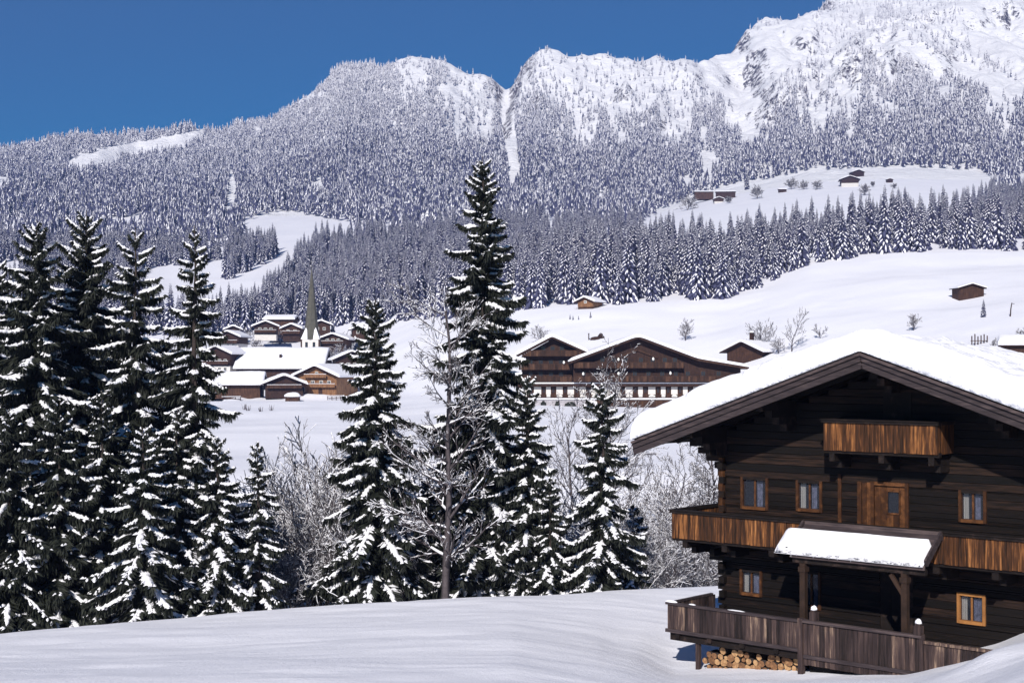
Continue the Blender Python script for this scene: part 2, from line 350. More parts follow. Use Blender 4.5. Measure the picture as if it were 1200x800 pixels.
# ------------------------------------------------------------------ far and middle spruces
def tpl_far(seed):
    r = np.random.RandomState(seed); V, T, S = [], [], []
    nt_ = 6; n = 7
    for k in range(nt_):
        f = k / nt_; zt = 0.16 + f * 0.70 + 0.18; zb = 0.10 + f * 0.72; rad = 0.140 * (1 - f) ** 0.8 + 0.016
        o = len(V); V.append((r.uniform(-.01, .01), r.uniform(-.01, .01), min(zt, 1.0)))
        a0 = r.rand() * 6.28
        for j in range(2 * n):
            q = 1.0 if j % 2 == 0 else 0.42; q *= r.uniform(0.75, 1.2); a = a0 + math.pi * j / n
            V.append((rad * q * math.cos(a), rad * q * math.sin(a), zb + (0.0 if j % 2 == 0 else 0.05) + r.uniform(-.02, .02)))
        for j in range(2 * n): T.append((o, o + 1 + j, o + 1 + (j + 1) % (2 * n))); S.append(0.62 if j % 2 else 0.38)
    return np.array(V), np.array(T), np.array(S)
def tpl_mid(seed):
    """a spruce of some seventy separate drooping boughs, each with snow lying on it"""
    r = np.random.RandomState(seed); V, T, S = [], [], []
    Hh = 1.0; nb = 130
    V += [(0.012, 0, 0), (-0.006, 0.0104, 0), (-0.006, -0.0104, 0), (0, 0, 0.97)]
    T += [(0, 1, 3), (1, 2, 3), (2, 0, 3)]; S += [0, 0, 0]
    for k in range(nb):
        f = (k + r.rand()) / nb; f = f ** 0.9; z = 0.07 + 0.90 * f; L = (0.150 * (1 - f) ** 0.8 + 0.010) * r.uniform(0.7, 1.15); a = k * 2.4 + r.uniform(-.4, .4)
        dr = 0.35 + 0.5 * (1 - f) * r.uniform(0.6, 1.3); wd = L * r.uniform(0.16, 0.28)
        c, s = math.cos(a), math.sin(a)
        P = lambda rr, ww, zz: (c * rr - s * ww, s * rr + c * ww, z + zz)
        o = len(V)
        V += [P(0, 0, 0), P(L * .6, wd, -L * dr * .62), P(L, 0, -L * dr), P(L * .6, -wd, -L * dr * .62), P(L * .5, 0, -L * dr * .22), P(L * .55, 0, -L * (dr * .6 + .42))]
        T += [(o, o + 1, o + 4), (o + 1, o + 2, o + 4), (o + 2, o + 3, o + 4), (o + 3, o, o + 4), (o, o + 5, o + 1), (o + 1, o + 5, o + 2), (o + 2, o + 5, o + 3), (o + 3, o + 5, o)]
        S += [0] * 8
        if r.rand() < 0.80:
            q = r.uniform(.25, .8); o = len(V); h = 0.004
            e1 = r.uniform(.1, .45); e2 = r.uniform(.75, 1.02); em = (e1 + e2) / 2 + .05; V += [P(L * e1, 0, .004 - L * dr * e1 * .5), P(L * em, wd * q, h - L * dr * .50), P(L * e2, 0, h - L * dr * e2 * .98), P(L * em, -wd * q, h - L * dr * .50), P(L * em, 0, .009 - L * dr * .24)]
            T += [(o, o + 1, o + 4), (o + 1, o + 2, o + 4), (o + 2, o + 3, o + 4), (o + 3, o, o + 4)]; S += [1] * 4
    return np.array(V), np.array(T), np.array(S)
FAR = [tpl_far(s) for s in range(5)]; MID = [tpl_mid(40 + s) for s in range(6)]

def inpoly(px, py, poly):
    ins = np.zeros(len(px), bool); n = len(poly)
    for i in range(n):
        x0, y0 = poly[i]; x1, y1 = poly[(i + 1) % n]
        c = ((y0 > py) != (y1 > py)) & (px < (x1 - x0) * (py - y0) / (y1 - y0 + 1e-9) + x0); ins ^= c
    return ins
CLEAR = [
    [(755, 258), (800, 236), (850, 219), (950, 201), (1050, 196), (1150, 200), (1168, 212), (1160, 240), (1120, 266), (1060, 274), (940, 284), (860, 296), (800, 300), (752, 290)],
    [(283, 264), (300, 254), (330, 248), (380, 256), (417, 262), (414, 282), (364, 290), (350, 306), (334, 306), (320, 294), (288, 290)],
    [(350, 300), (340, 332), (320, 348), (303, 362), (288, 376), (245, 376), (238, 344), (268, 328), (295, 316), (322, 302)],
    [(75, 190), (130, 172), (180, 164), (236, 152), (238, 162), (215, 174), (150, 184), (125, 198), (85, 200)],
    [(582, 80), (600, 84), (604, 150), (612, 214), (598, 222), (588, 150)],
    [(815, 66), (850, 44), (950, 20), (960, 60), (905, 95), (890, 168), (872, 172), (858, 122), (826, 96)],
    [(1120, -60), (1300, -60), (1300, 120), (1190, 92), (1140, 50)],
    [(1030, 42), (1120, 70), (1200, 100), (1200, 122), (1130, 92), (1040, 62)],
    [(165, 315), (262, 306), (266, 372), (200, 392), (165, 360)],
    [(-90, 316), (24, 306), (20, 346), (-90, 350)],
    [(135, 258), (165, 252), (170, 268), (140, 272)], [(270, 195), (278, 225), (273, 262), (262, 262), (266, 225)],
    [(420, 262), (470, 272), (455, 280), (420, 274)],
]
rs = np.random.RandomState(3)
nc = 260000
cx = rs.uniform(-160, 1360, nc); cy = rs.uniform(-40, 400, nc)
lim = np.interp(cx, [-200, 0, 250, 480, 560, 610, 700, 850, 900, 950, 1050, 1200, 1400], [398, 398, 392, 376, 368, 362, 358, 351, 334, 309, 296, 294, 294])
ia = np.clip(np.searchsorted(A, (cx - 600) / F), 1, len(A) - 1)
yr = YMIN[ia, -1]
dist = np.array([np.interp(-y, -YMIN[i], DD) for i, y in zip(ia, cy)])
ok = (cy < lim) & (cy > yr + 0.5) & (dist > 290)
for P in CLEAR: ok &= ~inpoly(cx, cy, P)
cx, cy, dist = cx[ok], cy[ok], dist[ok]
hz = ground_z((cx - 600) / F * dist, dist)
TH = np.interp(dist, [380, 700, 1300, 2000, 2900], [20, 19, 17, 14.5, 13]) * rs.uniform(0.6, 1.15, len(dist)) * np.interp(hz, [250, 700], [1, 0.8])
tp = TH * F / dist; area = tp * tp * 0.30
# thinner high up, patchy on the crags
east = np.clip((cx - 400) / 110, 0.12, 1)
bare = np.clip((hz - 230) / 200, 0, 1) * 0.62 * east + 0.5 * np.clip(fbm(cx * 0.03, cy * 0.02, 3) * 3, 0, 1) * np.clip((hz - 220) / 150, 0, 1)
bare += 0.35 * ((cx > 850) & (cx < 1010) & (cy < 150)) + 0.3 * ((cx > 560) & (cx < 840) & (cy < 125)) + 0.3 * ((cx > 1050) & (cy < 60))
streak = np.clip(fbm(cx * 0.055 + 0.4 * vnoise(cx * .02, cy * .02), cy * 0.014 + 7, 4) * 4.0 + 0.1, 0, 1) * np.clip((hz - 170) / 130, 0, 1)
bare += 0.8 * streak * east
patch = np.clip(fbm(cx * 0.03 + 40, cy * 0.045, 3) * 5 - 1.5, 0, 1) * (dist > 900); bare += patch
dens = np.interp(dist, [400, 700, 1000, 1400, 2200], [30, 20, 13, 11.0, 9.0]) / area * (1 - np.clip(bare, 0, 0.93))
keep = rs.rand(len(cx)) < dens / (260000 / (1520 * 440.0))
cx, cy, dist, TH, hz = [q[keep] for q in (cx, cy, dist, TH, hz)]
# a few stragglers on the meadow edges
PX = (cx - 600) / F * dist
pos = np.stack([PX, dist, ground_z(PX, dist) - 0.6], -1)
size_px = TH * F / dist
vis = (cx > -5) & (cx < 1205)
blocked = ((cx < 245) & (cy > 262)) | ((cx > 480) & (cx < 615) & (cy > 330)) | ((cx > 400) & (cx < 470) & (cy > 385))
rank = np.where(vis & ~blocked, size_px, -1); order = np.argsort(-rank)
single = np.zeros(len(cx), bool); single[order[:255]] = True
COUNTS = (len(cx), int((dist < 950).sum()), float(rank[order[254]]))
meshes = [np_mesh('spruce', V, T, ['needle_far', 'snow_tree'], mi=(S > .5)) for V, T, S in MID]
for i in np.nonzero(single)[0]:
    o = link('spruce_tree', meshes[rs.randint(len(meshes))]); o.location = [float(q) for q in pos[i]]; o.rotation_euler = (0, 0, rs.rand() * 6.28)
    k = float(TH[i]); o.scale = (k * rs.uniform(.8, 1.05),) * 2 + (k,)
    tag(o, 'snow dusted spruce standing in the forest edge above the white slopes', 'spruce', 'spruces of the forest edge')
def merge(name, idx, tpls, mats, snowp, kindlabel):
    Vs, Ts, Ms = [], [], []; off = 0
    which = rs.randint(len(tpls), size=len(idx))
    for w_, (V, T, S) in enumerate(tpls):
        ii = idx[which == w_]; n = len(ii)
        if not n: continue
        a = rs.rand(n) * 6.28; c, s = np.cos(a)[:, None], np.sin(a)[:, None]; k = TH[ii][:, None]; kw = k * rs.uniform(0.85, 1.25, (n, 1))
        x = (V[None, :, 0] * c - V[None, :, 1] * s) * kw + pos[ii, 0:1]; y = (V[None, :, 0] * s + V[None, :, 1] * c) * kw + pos[ii, 1:2]
        z = V[None, :, 2] * k + pos[ii, 2:3]
        Vs.append(np.stack([x, y, z], -1).reshape(-1, 3))
        Ts.append((T[None] + (np.arange(n) * len(V))[:, None, None] + off).reshape(-1, 3)); off += n * len(V)
        if snowp is None: Ms.append(np.tile(S > .5, n))
        else: Ms.append((rs.rand(n, len(S)) < (snowp(ii)[:, None] * (S[None, :] * 2)) ).ravel())
    o = link(name, np_mesh(name, np.concatenate(Vs), np.concatenate(Ts), mats, mi=np.concatenate(Ms)))
    tag(o, kindlabel, 'forest', kind='stuff'); return o
midi = np.nonzero(~single & (dist < 950))[0]; fari = np.nonzero(~single & (dist >= 950))[0]

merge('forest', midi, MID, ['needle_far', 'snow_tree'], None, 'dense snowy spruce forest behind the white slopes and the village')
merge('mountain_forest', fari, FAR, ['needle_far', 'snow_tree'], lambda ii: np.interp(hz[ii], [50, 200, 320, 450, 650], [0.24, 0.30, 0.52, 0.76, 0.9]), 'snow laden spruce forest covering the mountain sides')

# ------------------------------------------------------------------ near spruces
UP = np.array([0, 0, 1.0])
def near_spruce(name, label, px, top_y, d, Rb, seed, dens=9.0, snow=1.0, base=0.05, needles=1.0, group=None, power=0.54, lean=0.0):
    r = np.random.RandomState(seed)
    x = (px - 600) / F * d; zg = float(ground_z(x, d)); Ht = zof(top_y, d) - zg
    root = empty(name, (x, d, zg - 0.15)); tag(root, label, 'spruce', group)
    Ht += 0.15
    tb = MB(); n = 9; tr = 0.011 * Ht + 0.05
    tb.tube([(lean * (k / n) ** 2 + 0.03 * math.sin(k * 2 + seed), 0, Ht * k / n) for k in range(n + 1)], [tr * (1 - k / n) ** 0.85 + 0.012 for k in range(n + 1)], 8)
    tb.build('trunk', 'bark', root, True)
    FV, SV, SQ, FV2 = [], [], [], []; so = 0
    nb = int(dens * 1.15 * Ht)
    for k in range(nb):
        f = (k + r.rand()) / nb; z0 = Ht * (base + (0.985 - base) * f); L = (Rb * (1 - f) ** power + 0.05) * r.choice([r.uniform(.45, .8), r.uniform(.8, 1.15), r.uniform(.9, 1.28)])
        if r.rand() < 0.07: L *= 1.18
        a = k * 2.399 + r.uniform(-.5, .5); out_ = np.array([math.cos(a), math.sin(a), 0]); lat = np.array([-math.sin(a), math.cos(a), 0])
        el = np.interp(f, [0, .3, .75, .93, 1.0], [-0.34, -0.20, 0.02, 0.30, 0.9]) + r.uniform(-.14, .14)
        dr = np.interp(f, [0, .6, 1], [0.38, 0.34, 0.05]) * r.uniform(0.6, 1.3); side = r.uniform(-.12, .12)
        def sp(s): s = np.asarray(s)[:, None]; return np.array([lean * f * f, 0, z0]) + out_ * L * s + lat * L * side * s ** 2 + UP * L * (el * s - dr * s ** 2 * 1.1 + 0.22 * s ** 5)
        m_ = int((34 + 150 * L) * needles)
        s = r.uniform(0.03, 1.0, m_) ** 0.85; b0 = sp(s); sg = np.where(r.rand(m_) < .5, -1, 1)[:, None]
        hang = (r.rand(m_) < 0.5)[:, None]
        dirv = np.where(hang, out_ * .25 + lat * sg * r.uniform(0, .5, (m_, 1)) - UP * r.uniform(.7, 1.1, (m_, 1)), out_ * r.uniform(.35, .9, (m_, 1)) + lat * sg * r.uniform(.5, 1.1, (m_, 1)) - UP * r.uniform(.05, .55, (m_, 1)))
        dirv = dirv / np.linalg.norm(dirv, axis=1, keepdims=True)
        ln = ((0.10 + 0.27 * L * (1 - 0.65 * s)) * r.uniform(.6, 1.3, m_))[:, None]; ln = np.minimum(ln, 0.85)
        wd = 0.018 + 0.060 * ln * r.uniform(.6, 1.4, (m_, 1))
        nrm = np.cross(dirv, r.normal(size=(m_, 3))); nrm /= np.linalg.norm(nrm, axis=1, keepdims=True)
        FV.append(np.stack([b0, b0 + dirv * ln * .45 + nrm * wd, b0 + dirv * ln - UP * ln * .12, b0 + dirv * ln * .45 - nrm * wd], 1))
        # snow lumps on the side sprigs
        pk = (~hang[:, 0]) & (r.rand(m_) < 0.11 * snow) & (s > .25); c = int(pk.sum())
        if c:
            b1, d1, l1, w1 = b0[pk], dirv[pk].copy(), ln[pk] * r.uniform(.3, .9, (c, 1)), wd[pk] * r.uniform(1.2, 2.6, (c, 1))
            hn = np.cross(d1, UP); hn /= np.linalg.norm(hn, axis=1, keepdims=True); b1 = b1 + UP * 0.02 + d1 * ln[pk] * .1
            V5 = np.stack([b1, b1 + d1 * l1 * .5 + hn * w1, b1 + d1 * l1, b1 + d1 * l1 * .5 - hn * w1, b1 + d1 * l1 * .45 + UP * (0.035 + w1 * .55)], 1)
            o = so + np.arange(c)[:, None] * 5
            SV.append(V5.reshape(-1, 3)); so += 5 * c
            for tri in ((0, 1, 4), (1, 2, 4), (2, 3, 4), (3, 0, 4), (0, 3, 2)): SQ.append(np.concatenate([o + tri[0], o + tri[1], o + tri[2]], 1))
        # a long pad of snow lying along the bough
        if L > 0.22 and r.rand() < 0.92 * snow:
            ns = 14; a0 = r.uniform(.08, .40); a1 = r.uniform(.7, 1.05); ss = np.linspace(a0, a1, ns); c0 = sp(ss)
            env = np.sin(np.linspace(0.12, math.pi - 0.05, ns)) ** .6; wob = r.uniform(.45, 1.25, ns)
            ww = (0.040 + 0.060 * min(L, 2.2) * r.uniform(.5, 1.4)) * env * wob; hh = (0.03 + ww * .65)
            A_ = lat + out_ * 0.0
            ring = [c0 - A_ * ww[:, None] - UP * (ww * .5)[:, None], c0 - A_ * (ww * .6)[:, None] + UP * (hh * .7)[:, None], c0 + UP * hh[:, None], c0 + A_ * (ww * .6)[:, None] + UP * (hh * .7)[:, None], c0 + A_ * ww[:, None] - UP * (ww * .5)[:, None]]
            V5 = np.stack(ring, 1) + r.normal(scale=0.012, size=(ns, 5, 3)); SV.append(V5.reshape(-1, 3))
            for i in range(ns - 1):
                for j in range(5):
                    j2 = (j + 1) % 5; q = (so + i * 5 + j, so + i * 5 + j2, so + (i + 1) * 5 + j2, so + (i + 1) * 5 + j)
                    SQ.append(np.array([[q[0], q[1], q[2]], [q[0], q[2], q[3]]]))
            so += 5 * ns
    # the leading shoot
    FVa = np.concatenate(FV).reshape(-1, 3); Q = np.arange(len(FVa)).reshape(-1, 4)
    link('foliage', np_mesh('spruce_foliage', FVa, Q, ['needle']), root)
    if SV: link('snow_load', np_mesh('spruce_snow', np.concatenate(SV), np.concatenate(SQ), ['snow_tree']), root)['kind'] = 'stuff'
    return root
NS = near_spruce
g1 = 'tall spruces of the left clump'
NS('spruce_tree', 'tall dark spruce cut off by the left edge of the view', -14, 300, 60, 3.15, 1, group=g1)
NS('spruce_tree', 'broad tall spruce with snowy boughs, second from the left edge of the clump', 42, 258, 58, 3.46, 2, group=g1)
NS('spruce_tree', 'tallest and darkest spruce of the left clump, narrow pointed top', 100, 247, 61, 3.46, 3, dens=11, group=g1)
NS('spruce_tree', 'thin see-through spruce between the darkest one and the rightmost tall one', 158, 266, 59, 3.04, 4, dens=5.8, snow=1.2, needles=.8, group=g1)
NS('spruce_tree', 'rightmost tall spruce of the left clump, bare trunk low down, snowy ledges', 228, 264, 57, 2.47, 5, dens=6.8, snow=1.25, power=.6, group=g1)
for px_, ty_, d_, lb_, sd_ in [(18, 360, 67, 'dark spruce deep in the left clump between the two leftmost trunks', 51), (72, 350, 68, 'dark spruce deep in the clump left of the tallest trunk', 52), (128, 372, 67, 'dark spruce deep in the clump behind the thin see-through one', 53), (192, 392, 68, 'dark spruce deep in the clump left of the rightmost tall one', 54)]: NS('spruce_tree', lb_, px_, ty_, d_, 3.2, sd_, dens=9, snow=.55, group=g1)
g2 = 'small spruces at the foot of the tall ones'
NS('young_spruce', 'young spruce bowed under thick snow pads in front of the left clump', 168, 500, 54, 2.07, 6, dens=9, snow=1.9, group=g2)
NS('young_spruce', 'frosted young spruce just right of the left clump', 255, 512, 56, 1.55, 7, dens=11, snow=1.6, group=g2)
NS('young_spruce', 'slim sparse young spruce standing alone before the white field', 303, 518, 57, 1.30, 8, dens=10, snow=1.3, needles=.6, group=g2)
NS('young_spruce', 'low dark spruce filling the gap between the two leftmost tall ones', 70, 470, 55, 2.28, 9, dens=10, snow=.6, group=g2)
NS('young_spruce', 'low dark spruce at the far left bottom of the clump', 12, 480, 54, 2.38, 31, dens=10, snow=.55, group=g2)
NS('young_spruce', 'low dark spruce under the darkest tall spruce', 120, 460, 56, 2.28, 32, dens=10, snow=.6, group=g2)
NS('young_spruce', 'snowy spruce under the rightmost tall spruce of the clump', 208, 480, 56, 1.96, 33, dens=9, snow=1.3, group=g2)
g3 = 'spruces of the middle clump'
NS('spruce_tree', 'bushy dark spruce left of the bare trunk in the middle clump', 440, 348, 60, 2.47, 10, dens=11, snow=1.1, power=.52, group=g3)
NS('spruce_tree', 'tallest spruce of all, reaching above the forest in the middle clump', 566, 183, 62, 2.89, 11, dens=10, snow=1.0, power=.52, group=g3)
NS('spruce_tree', 'shorter wide spruce right of the tallest one, reaching half its height', 618, 440, 61, 1.84, 12, dens=10, snow=1.1, group=g3)
NS('young_spruce', 'short dark spruce at the right foot of the tallest spruce', 645, 560, 60, 1.34, 13, dens=11, snow=1.0, group=g3)
NS('young_spruce', 'short spruce between the bare trunk and the tallest spruce', 500, 560, 63, 1.75, 14, dens=10, snow=1.0, group=g3)
NS('spruce_tree', 'snow laden spruce standing alone between the middle clump and the chalet', 706, 448, 60, 1.84, 15, dens=8.5, snow=1.7, needles=1.2, group=None)
NS('young_spruce', 'small frosted spruce behind the lone snow laden spruce', 742, 590, 66, 1.24, 16, dens=10, snow=1.3, group=None)

# ------------------------------------------------------------------ bare trees and shrubs
def grow(r, p, d, L, rad, lvl, segs, spec):
    n = spec['seg'][min(lvl, 3)]; pts = [p]; dirs = [d]
    for k in range(n):
        d = d + r.normal(scale=spec['wob'], size=3) + UP * spec['up'][min(lvl, 3)] / n; d = d / np.linalg.norm(d)
        q = p + d * L / n; r0 = rad * (1 - 0.75 * k / n); r1 = rad * (1 - 0.75 * (k + 1) / n)
        segs.append((p, q, max(r0, spec['rmin']), max(r1, spec['rmin']), lvl)); p = q; pts.append(p); dirs.append(d)
    if lvl >= spec['lv']: return
    m_ = spec['kids'][lvl]
    for k in range(m_):
        s = spec['from'][lvl] + (1 - spec['from'][lvl]) * (k + r.rand()) / m_; i = min(int(s * n), n - 1); f = s * n - i
        b0 = pts[i] * (1 - f) + pts[i + 1] * f; dd = dirs[i + 1]
        v = np.cross(dd, r.normal(size=3)); v /= np.linalg.norm(v); an = spec['ang'][lvl] * r.uniform(.7, 1.25)
        nd = dd * math.cos(an) + v * math.sin(an)
        if 'bias' in spec and lvl == 0: nd = nd + np.array(spec['bias']) * .5; nd /= np.linalg.norm(nd)
        grow(r, b0, nd, L * spec['len'][lvl] * r.uniform(.65, 1.2) * (1 - .45 * s), max(rad * (1 - .75 * s) * .55, spec['rmin']), lvl + 1, segs, spec)
def bare_mesh(segs, snow=1.0, seed=0):
    r = np.random.RandomState(seed)
    P0 = np.array([s[0] for s in segs]); P1 = np.array([s[1] for s in segs]); R0 = np.array([s[2] for s in segs])[:, None]; R1 = np.array([s[3] for s in segs])[:, None]
    D = P1 - P0; D /= np.linalg.norm(D, axis=1, keepdims=True); ref = np.where(np.abs(D[:, 2:3]) < .9, UP, np.array([1.0, 0, 0]))
    Xx = np.cross(D, ref); Xx /= np.linalg.norm(Xx, axis=1, keepdims=True); Yy = np.cross(Xx, D)
    n = 4; V = np.zeros((len(segs), 2 * n, 3))
    for j in range(n):
        a = 2 * math.pi * j / n; e = Xx * math.cos(a) + Yy * math.sin(a); V[:, j] = P0 + e * R0; V[:, n + j] = P1 + e * R1
    base = (np.arange(len(segs)) * 2 * n)[:, None]
    Q = np.concatenate([base + np.array([[j, (j + 1) % n, n + (j + 1) % n, n + j]]) for j in range(n)])
    bark = (V.reshape(-1, 3), Q)
    hz_ = np.sqrt(1 - D[:, 2] ** 2); pk = (hz_ > .30) & (r.rand(len(segs)) < .9 * snow); P0, P1, R0, R1, Xp, D2 = P0[pk], P1[pk], R0[pk], R1[pk], Xx[pk], D[pk]
    w0, w1 = R0 * .95 + .008, R1 * .95 + .008; h0, h1 = R0 * 1.2 + .022 * snow, R1 * 1.2 + .022 * snow
    V = np.stack([P0 - Xp * w0 + UP * R0 * .25, P0 + UP * h0, P0 + Xp * w0 + UP * R0 * .25, P1 - Xp * w1 + UP * R1 * .25, P1 + UP * h1, P1 + Xp * w1 + UP * R1 * .25], 1)
    base = (np.arange(len(P0)) * 6)[:, None]
    Q = np.concatenate([base + np.array([[0, 1, 4, 3]]), base + np.array([[1, 2, 5, 4]]), base + np.array([[2, 0, 3, 5]])])
    return bark, (V.reshape(-1, 3), Q)
def bare_thing(name, label, cat, loc, segs, snow=1.0, seed=0, rz=0, group=None, parts=('branches', 'snow_load')):
    root = empty(name, loc, rz); tag(root, label, cat, group)
    (V, Q), (SV, SQ) = bare_mesh(segs, snow, seed)
    link(parts[0], np_mesh(name + '_wood', V, Q, ['twig']), root); link(parts[1], np_mesh(name + '_snow', SV, SQ, ['snow_tree']), root)['kind'] = 'stuff'
    return root
TREE = dict(seg=[9, 6, 4, 3], wob=.10, up=[.05, .35, .2, .1], lv=3, kids=[34, 9, 7], len=[.32, .45, .45], ang=[1.15, .75, .7], rmin=.009)
TREE['from'] = [.12, .15, .1]
def gxyz(px, d, sink=.1): x = (px - 600) / F * d; return np.array([x, d, float(ground_z(x, d)) - sink])
# the big bare tree in the middle clump, limbs reaching to the left
p = gxyz(522, 58); Ht = zof(352, 58) - p[2]; r = np.random.RandomState(77); segs = []
sp_ = dict(TREE); sp_['kids'] = [34, 9, 7]; sp_['bias'] = (-0.55, -0.25, 0.1); sp_['wob'] = .055; sp_['rmin'] = .0085
grow(r, np.zeros(3), np.array([0.0, 0, 1.0]), Ht * .97, .17, 0, segs, sp_)
bare_thing('bare_tree', 'leafless tree with a straight trunk and snow lined limbs before the tallest spruce', 'tree', p, segs, .55, 1)
SH = dict(seg=[7, 5, 4, 3], wob=.13, up=[.25, .3, .2, .1], lv=2, kids=[12, 7], len=[.45, .5], ang=[.65, .7], rmin=.010); SH['from'] = [.2, .15]
def shrub_segs(seed, Hh, stems=11, spread=.55):
    r = np.random.RandomState(seed); segs = []
    for k in range(stems):
        a = r.rand() * 6.28; t_ = r.uniform(.05, spread); d = np.array([math.cos(a) * math.sin(t_), math.sin(a) * math.sin(t_), math.cos(t_)])
        grow(r, np.array([r.uniform(-.3, .3), r.uniform(-.3, .3), 0]), d, Hh * r.uniform(.7, 1.05), .035, 0, segs, SH)
    return segs
SG = 'frosted shrubs in the gully'
protos = []
for k, (Hh, st, spd) in enumerate([(6.0, 13, .5), (7.5, 15, .55), (5.0, 13, .8)]):
    protos.append(bare_thing('frosted_shrub', 'leafless many stemmed shrub white with frost growing in the gully', 'shrub', (0, 0, 0), shrub_segs(100 + k, Hh, st, spd), .75, k, group=SG, parts=('stems', 'frost')))
spots = [(330, 62, 600, 1), (350, 66, 560, 0), (371, 62, 528, 1), (390, 67, 508, 2), (347, 60, 640, 2), (404, 62, 545, 0), (378, 74, 540, 1), (280, 66, 655, 2), (302, 70, 640, 1), (470, 66, 600, 1), (490, 62, 630, 2), 
         (655, 68, 625, 2), (678, 72, 600, 0), (668, 84, 580, 1), (728, 70, 590, 0), (748, 66, 600, 1), (782, 68, 600, 0), (798, 73, 575, 1), (815, 70, 600, 2), (833, 74, 590, 0), (850, 70, 620, 1), (770, 82, 560, 0), (748, 80, 565, 2), (838, 84, 560, 1), 
         (590, 70, 620, 1), (640, 76, 610, 0), (868, 72, 600, 1), (240, 64, 650, 2)]
used = set()
for px, d, h, k in spots:
    base = [6.0, 7.5, 5.0][k]; loc = gxyz(px, d); s = (zof(h, d) - loc[2]) / base / 1.08; rz = random.random() * 6.28
    if k in used: copy_thing(protos[k], loc, rz, s)
    else: protos[k].location = [float(q) for q in loc]; protos[k].rotation_euler = (0, 0, rz); protos[k].scale = (s,) * 3; used.add(k)
# bare trees behind the shrubs
def small_tree(label, px, top_y, d, seed, name='bare_tree', base_z=None, spec=None, rad=.012, group=None, snow=.55):
    p = gxyz(px, d); Ht = zof(top_y, d) - p[2]; r = np.random.RandomState(seed); segs = []
    s_ = dict(TREE); s_['kids'] = [26, 8, 6]; s_['rmin'] = .008 * d / 60; s_['from'] = [.25, .15, .1]; s_['len'] = [.42, .45, .45]; s_['ang'] = [.8, .7, .7]
    if spec: s_.update(spec)
    grow(r, np.zeros(3), np.array([0.03, 0, 1.0]), Ht * .97, Ht * rad, 0, segs, s_)
    return bare_thing(name, label, 'tree', p, segs, snow, seed, group=group)
small_tree('leafless tree with a forked dark trunk rising behind the chalet balcony', 826, 512, 74, 201, rad=.016)
small_tree('slender leafless tree left of the forked one by the chalet', 785, 540, 78, 202)
small_tree('leafless sapling tip showing before the hotel, just behind the lone spruce', 700, 440, 92, 203, spec=dict(kids=[18, 7, 5]))
small_tree('leafless sapling right of the one before the hotel', 718, 472, 90, 204)
small_tree('leafless sapling before the pale field, left of the lone spruce', 672, 500, 86, 205)

# ------------------------------------------------------------------ snow blanket over a gabled roof
def snow_blanket(mb, half, slope, ridge_z, y0, y1, t0, t1, nx=40, ny=10, lip=0.4, amp=0.04, seed=0, mi=0, right=None):
    """x across the ridge, y along it; rounded at all four edges, closed underneath"""
    right = half if right is None else right
    us = np.sort(np.concatenate([np.linspace(-half, right, nx), -half + lip * np.array([.03, .12, .3, .6]), right - lip * np.array([.03, .12, .3, .6])]))
    vs_ = np.sort(np.concatenate([np.linspace(y0, y1, ny), y0 + lip * np.array([.03, .12, .3, .6]), y1 - lip * np.array([.03, .12, .3, .6])]))
    U, Vv = np.meshgrid(us, vs_, indexing='ij')
    base = ridge_z - slope * np.abs(U); e = np.minimum(np.minimum(U + half, right - U), np.minimum(Vv - y0, y1 - Vv)); e = np.clip(e / lip, 0, 1)
    t_ = (t0 + (t1 - t0) * (Vv - y0) / (y1 - y0)) * (0.12 + 0.88 * np.sqrt(1 - (1 - e) ** 2)); t_ = t_ + amp * fbm(U * 1.3 + seed, Vv * 1.3, 3) * (0.3 + .7 * e)
    top = ridge_z - slope * np.sqrt(U ** 2 + (.35 * t0 * 2) ** 2) + slope * .2 * t0 + t_
    # the fat cushion leans a little over the verge
    VV = Vv + 0; bul = np.clip(1 - (Vv - y0) / lip, 0, 1); VV = VV - (0.10 + .22 * fbm(U * 2.6 + seed, Vv * 3 + 4, 3)) * np.sin(bul * math.pi) * min(t0, .6)
    n1, n2 = U.shape; o = len(mb.v)
    for i in range(n1):
        for j in range(n2): mb.v.append((float(U[i, j]), float(VV[i, j]), float(max(top[i, j], base[i, j] + .01))))
    ob = len(mb.v)
    for i in range(n1):
        for j in range(n2): mb.v.append((float(U[i, j]), float(Vv[i, j]), float(base[i, j] + .004)))
    for i in range(n1 - 1):
        for j in range(n2 - 1):
            a, b_, c, d = i * n2 + j, (i + 1) * n2 + j, (i + 1) * n2 + j + 1, i * n2 + j + 1
            mb.f.append((o + a, o + b_, o + c, o + d)); mb.f.append((ob + d, ob + c, ob + b_, ob + a)); mb.m += [mi, mi]
    for i in range(n1 - 1):
        for j, fl in ((0, 0), (n2 - 1, 1)):
            a, b_ = i * n2 + j, (i + 1) * n2 + j; q = (ob + a, ob + b_, o + b_, o + a); mb.f.append(q if not fl else q[::-1]); mb.m.append(mi)
    for j in range(n2 - 1):
        for i, fl in ((0, 1), (n1 - 1, 0)):
            a, b_ = i * n2 + j, i * n2 + j + 1; q = (ob + a, ob + b_, o + b_, o + a); mb.f.append(q if not fl else q[::-1]); mb.m.append(mi)

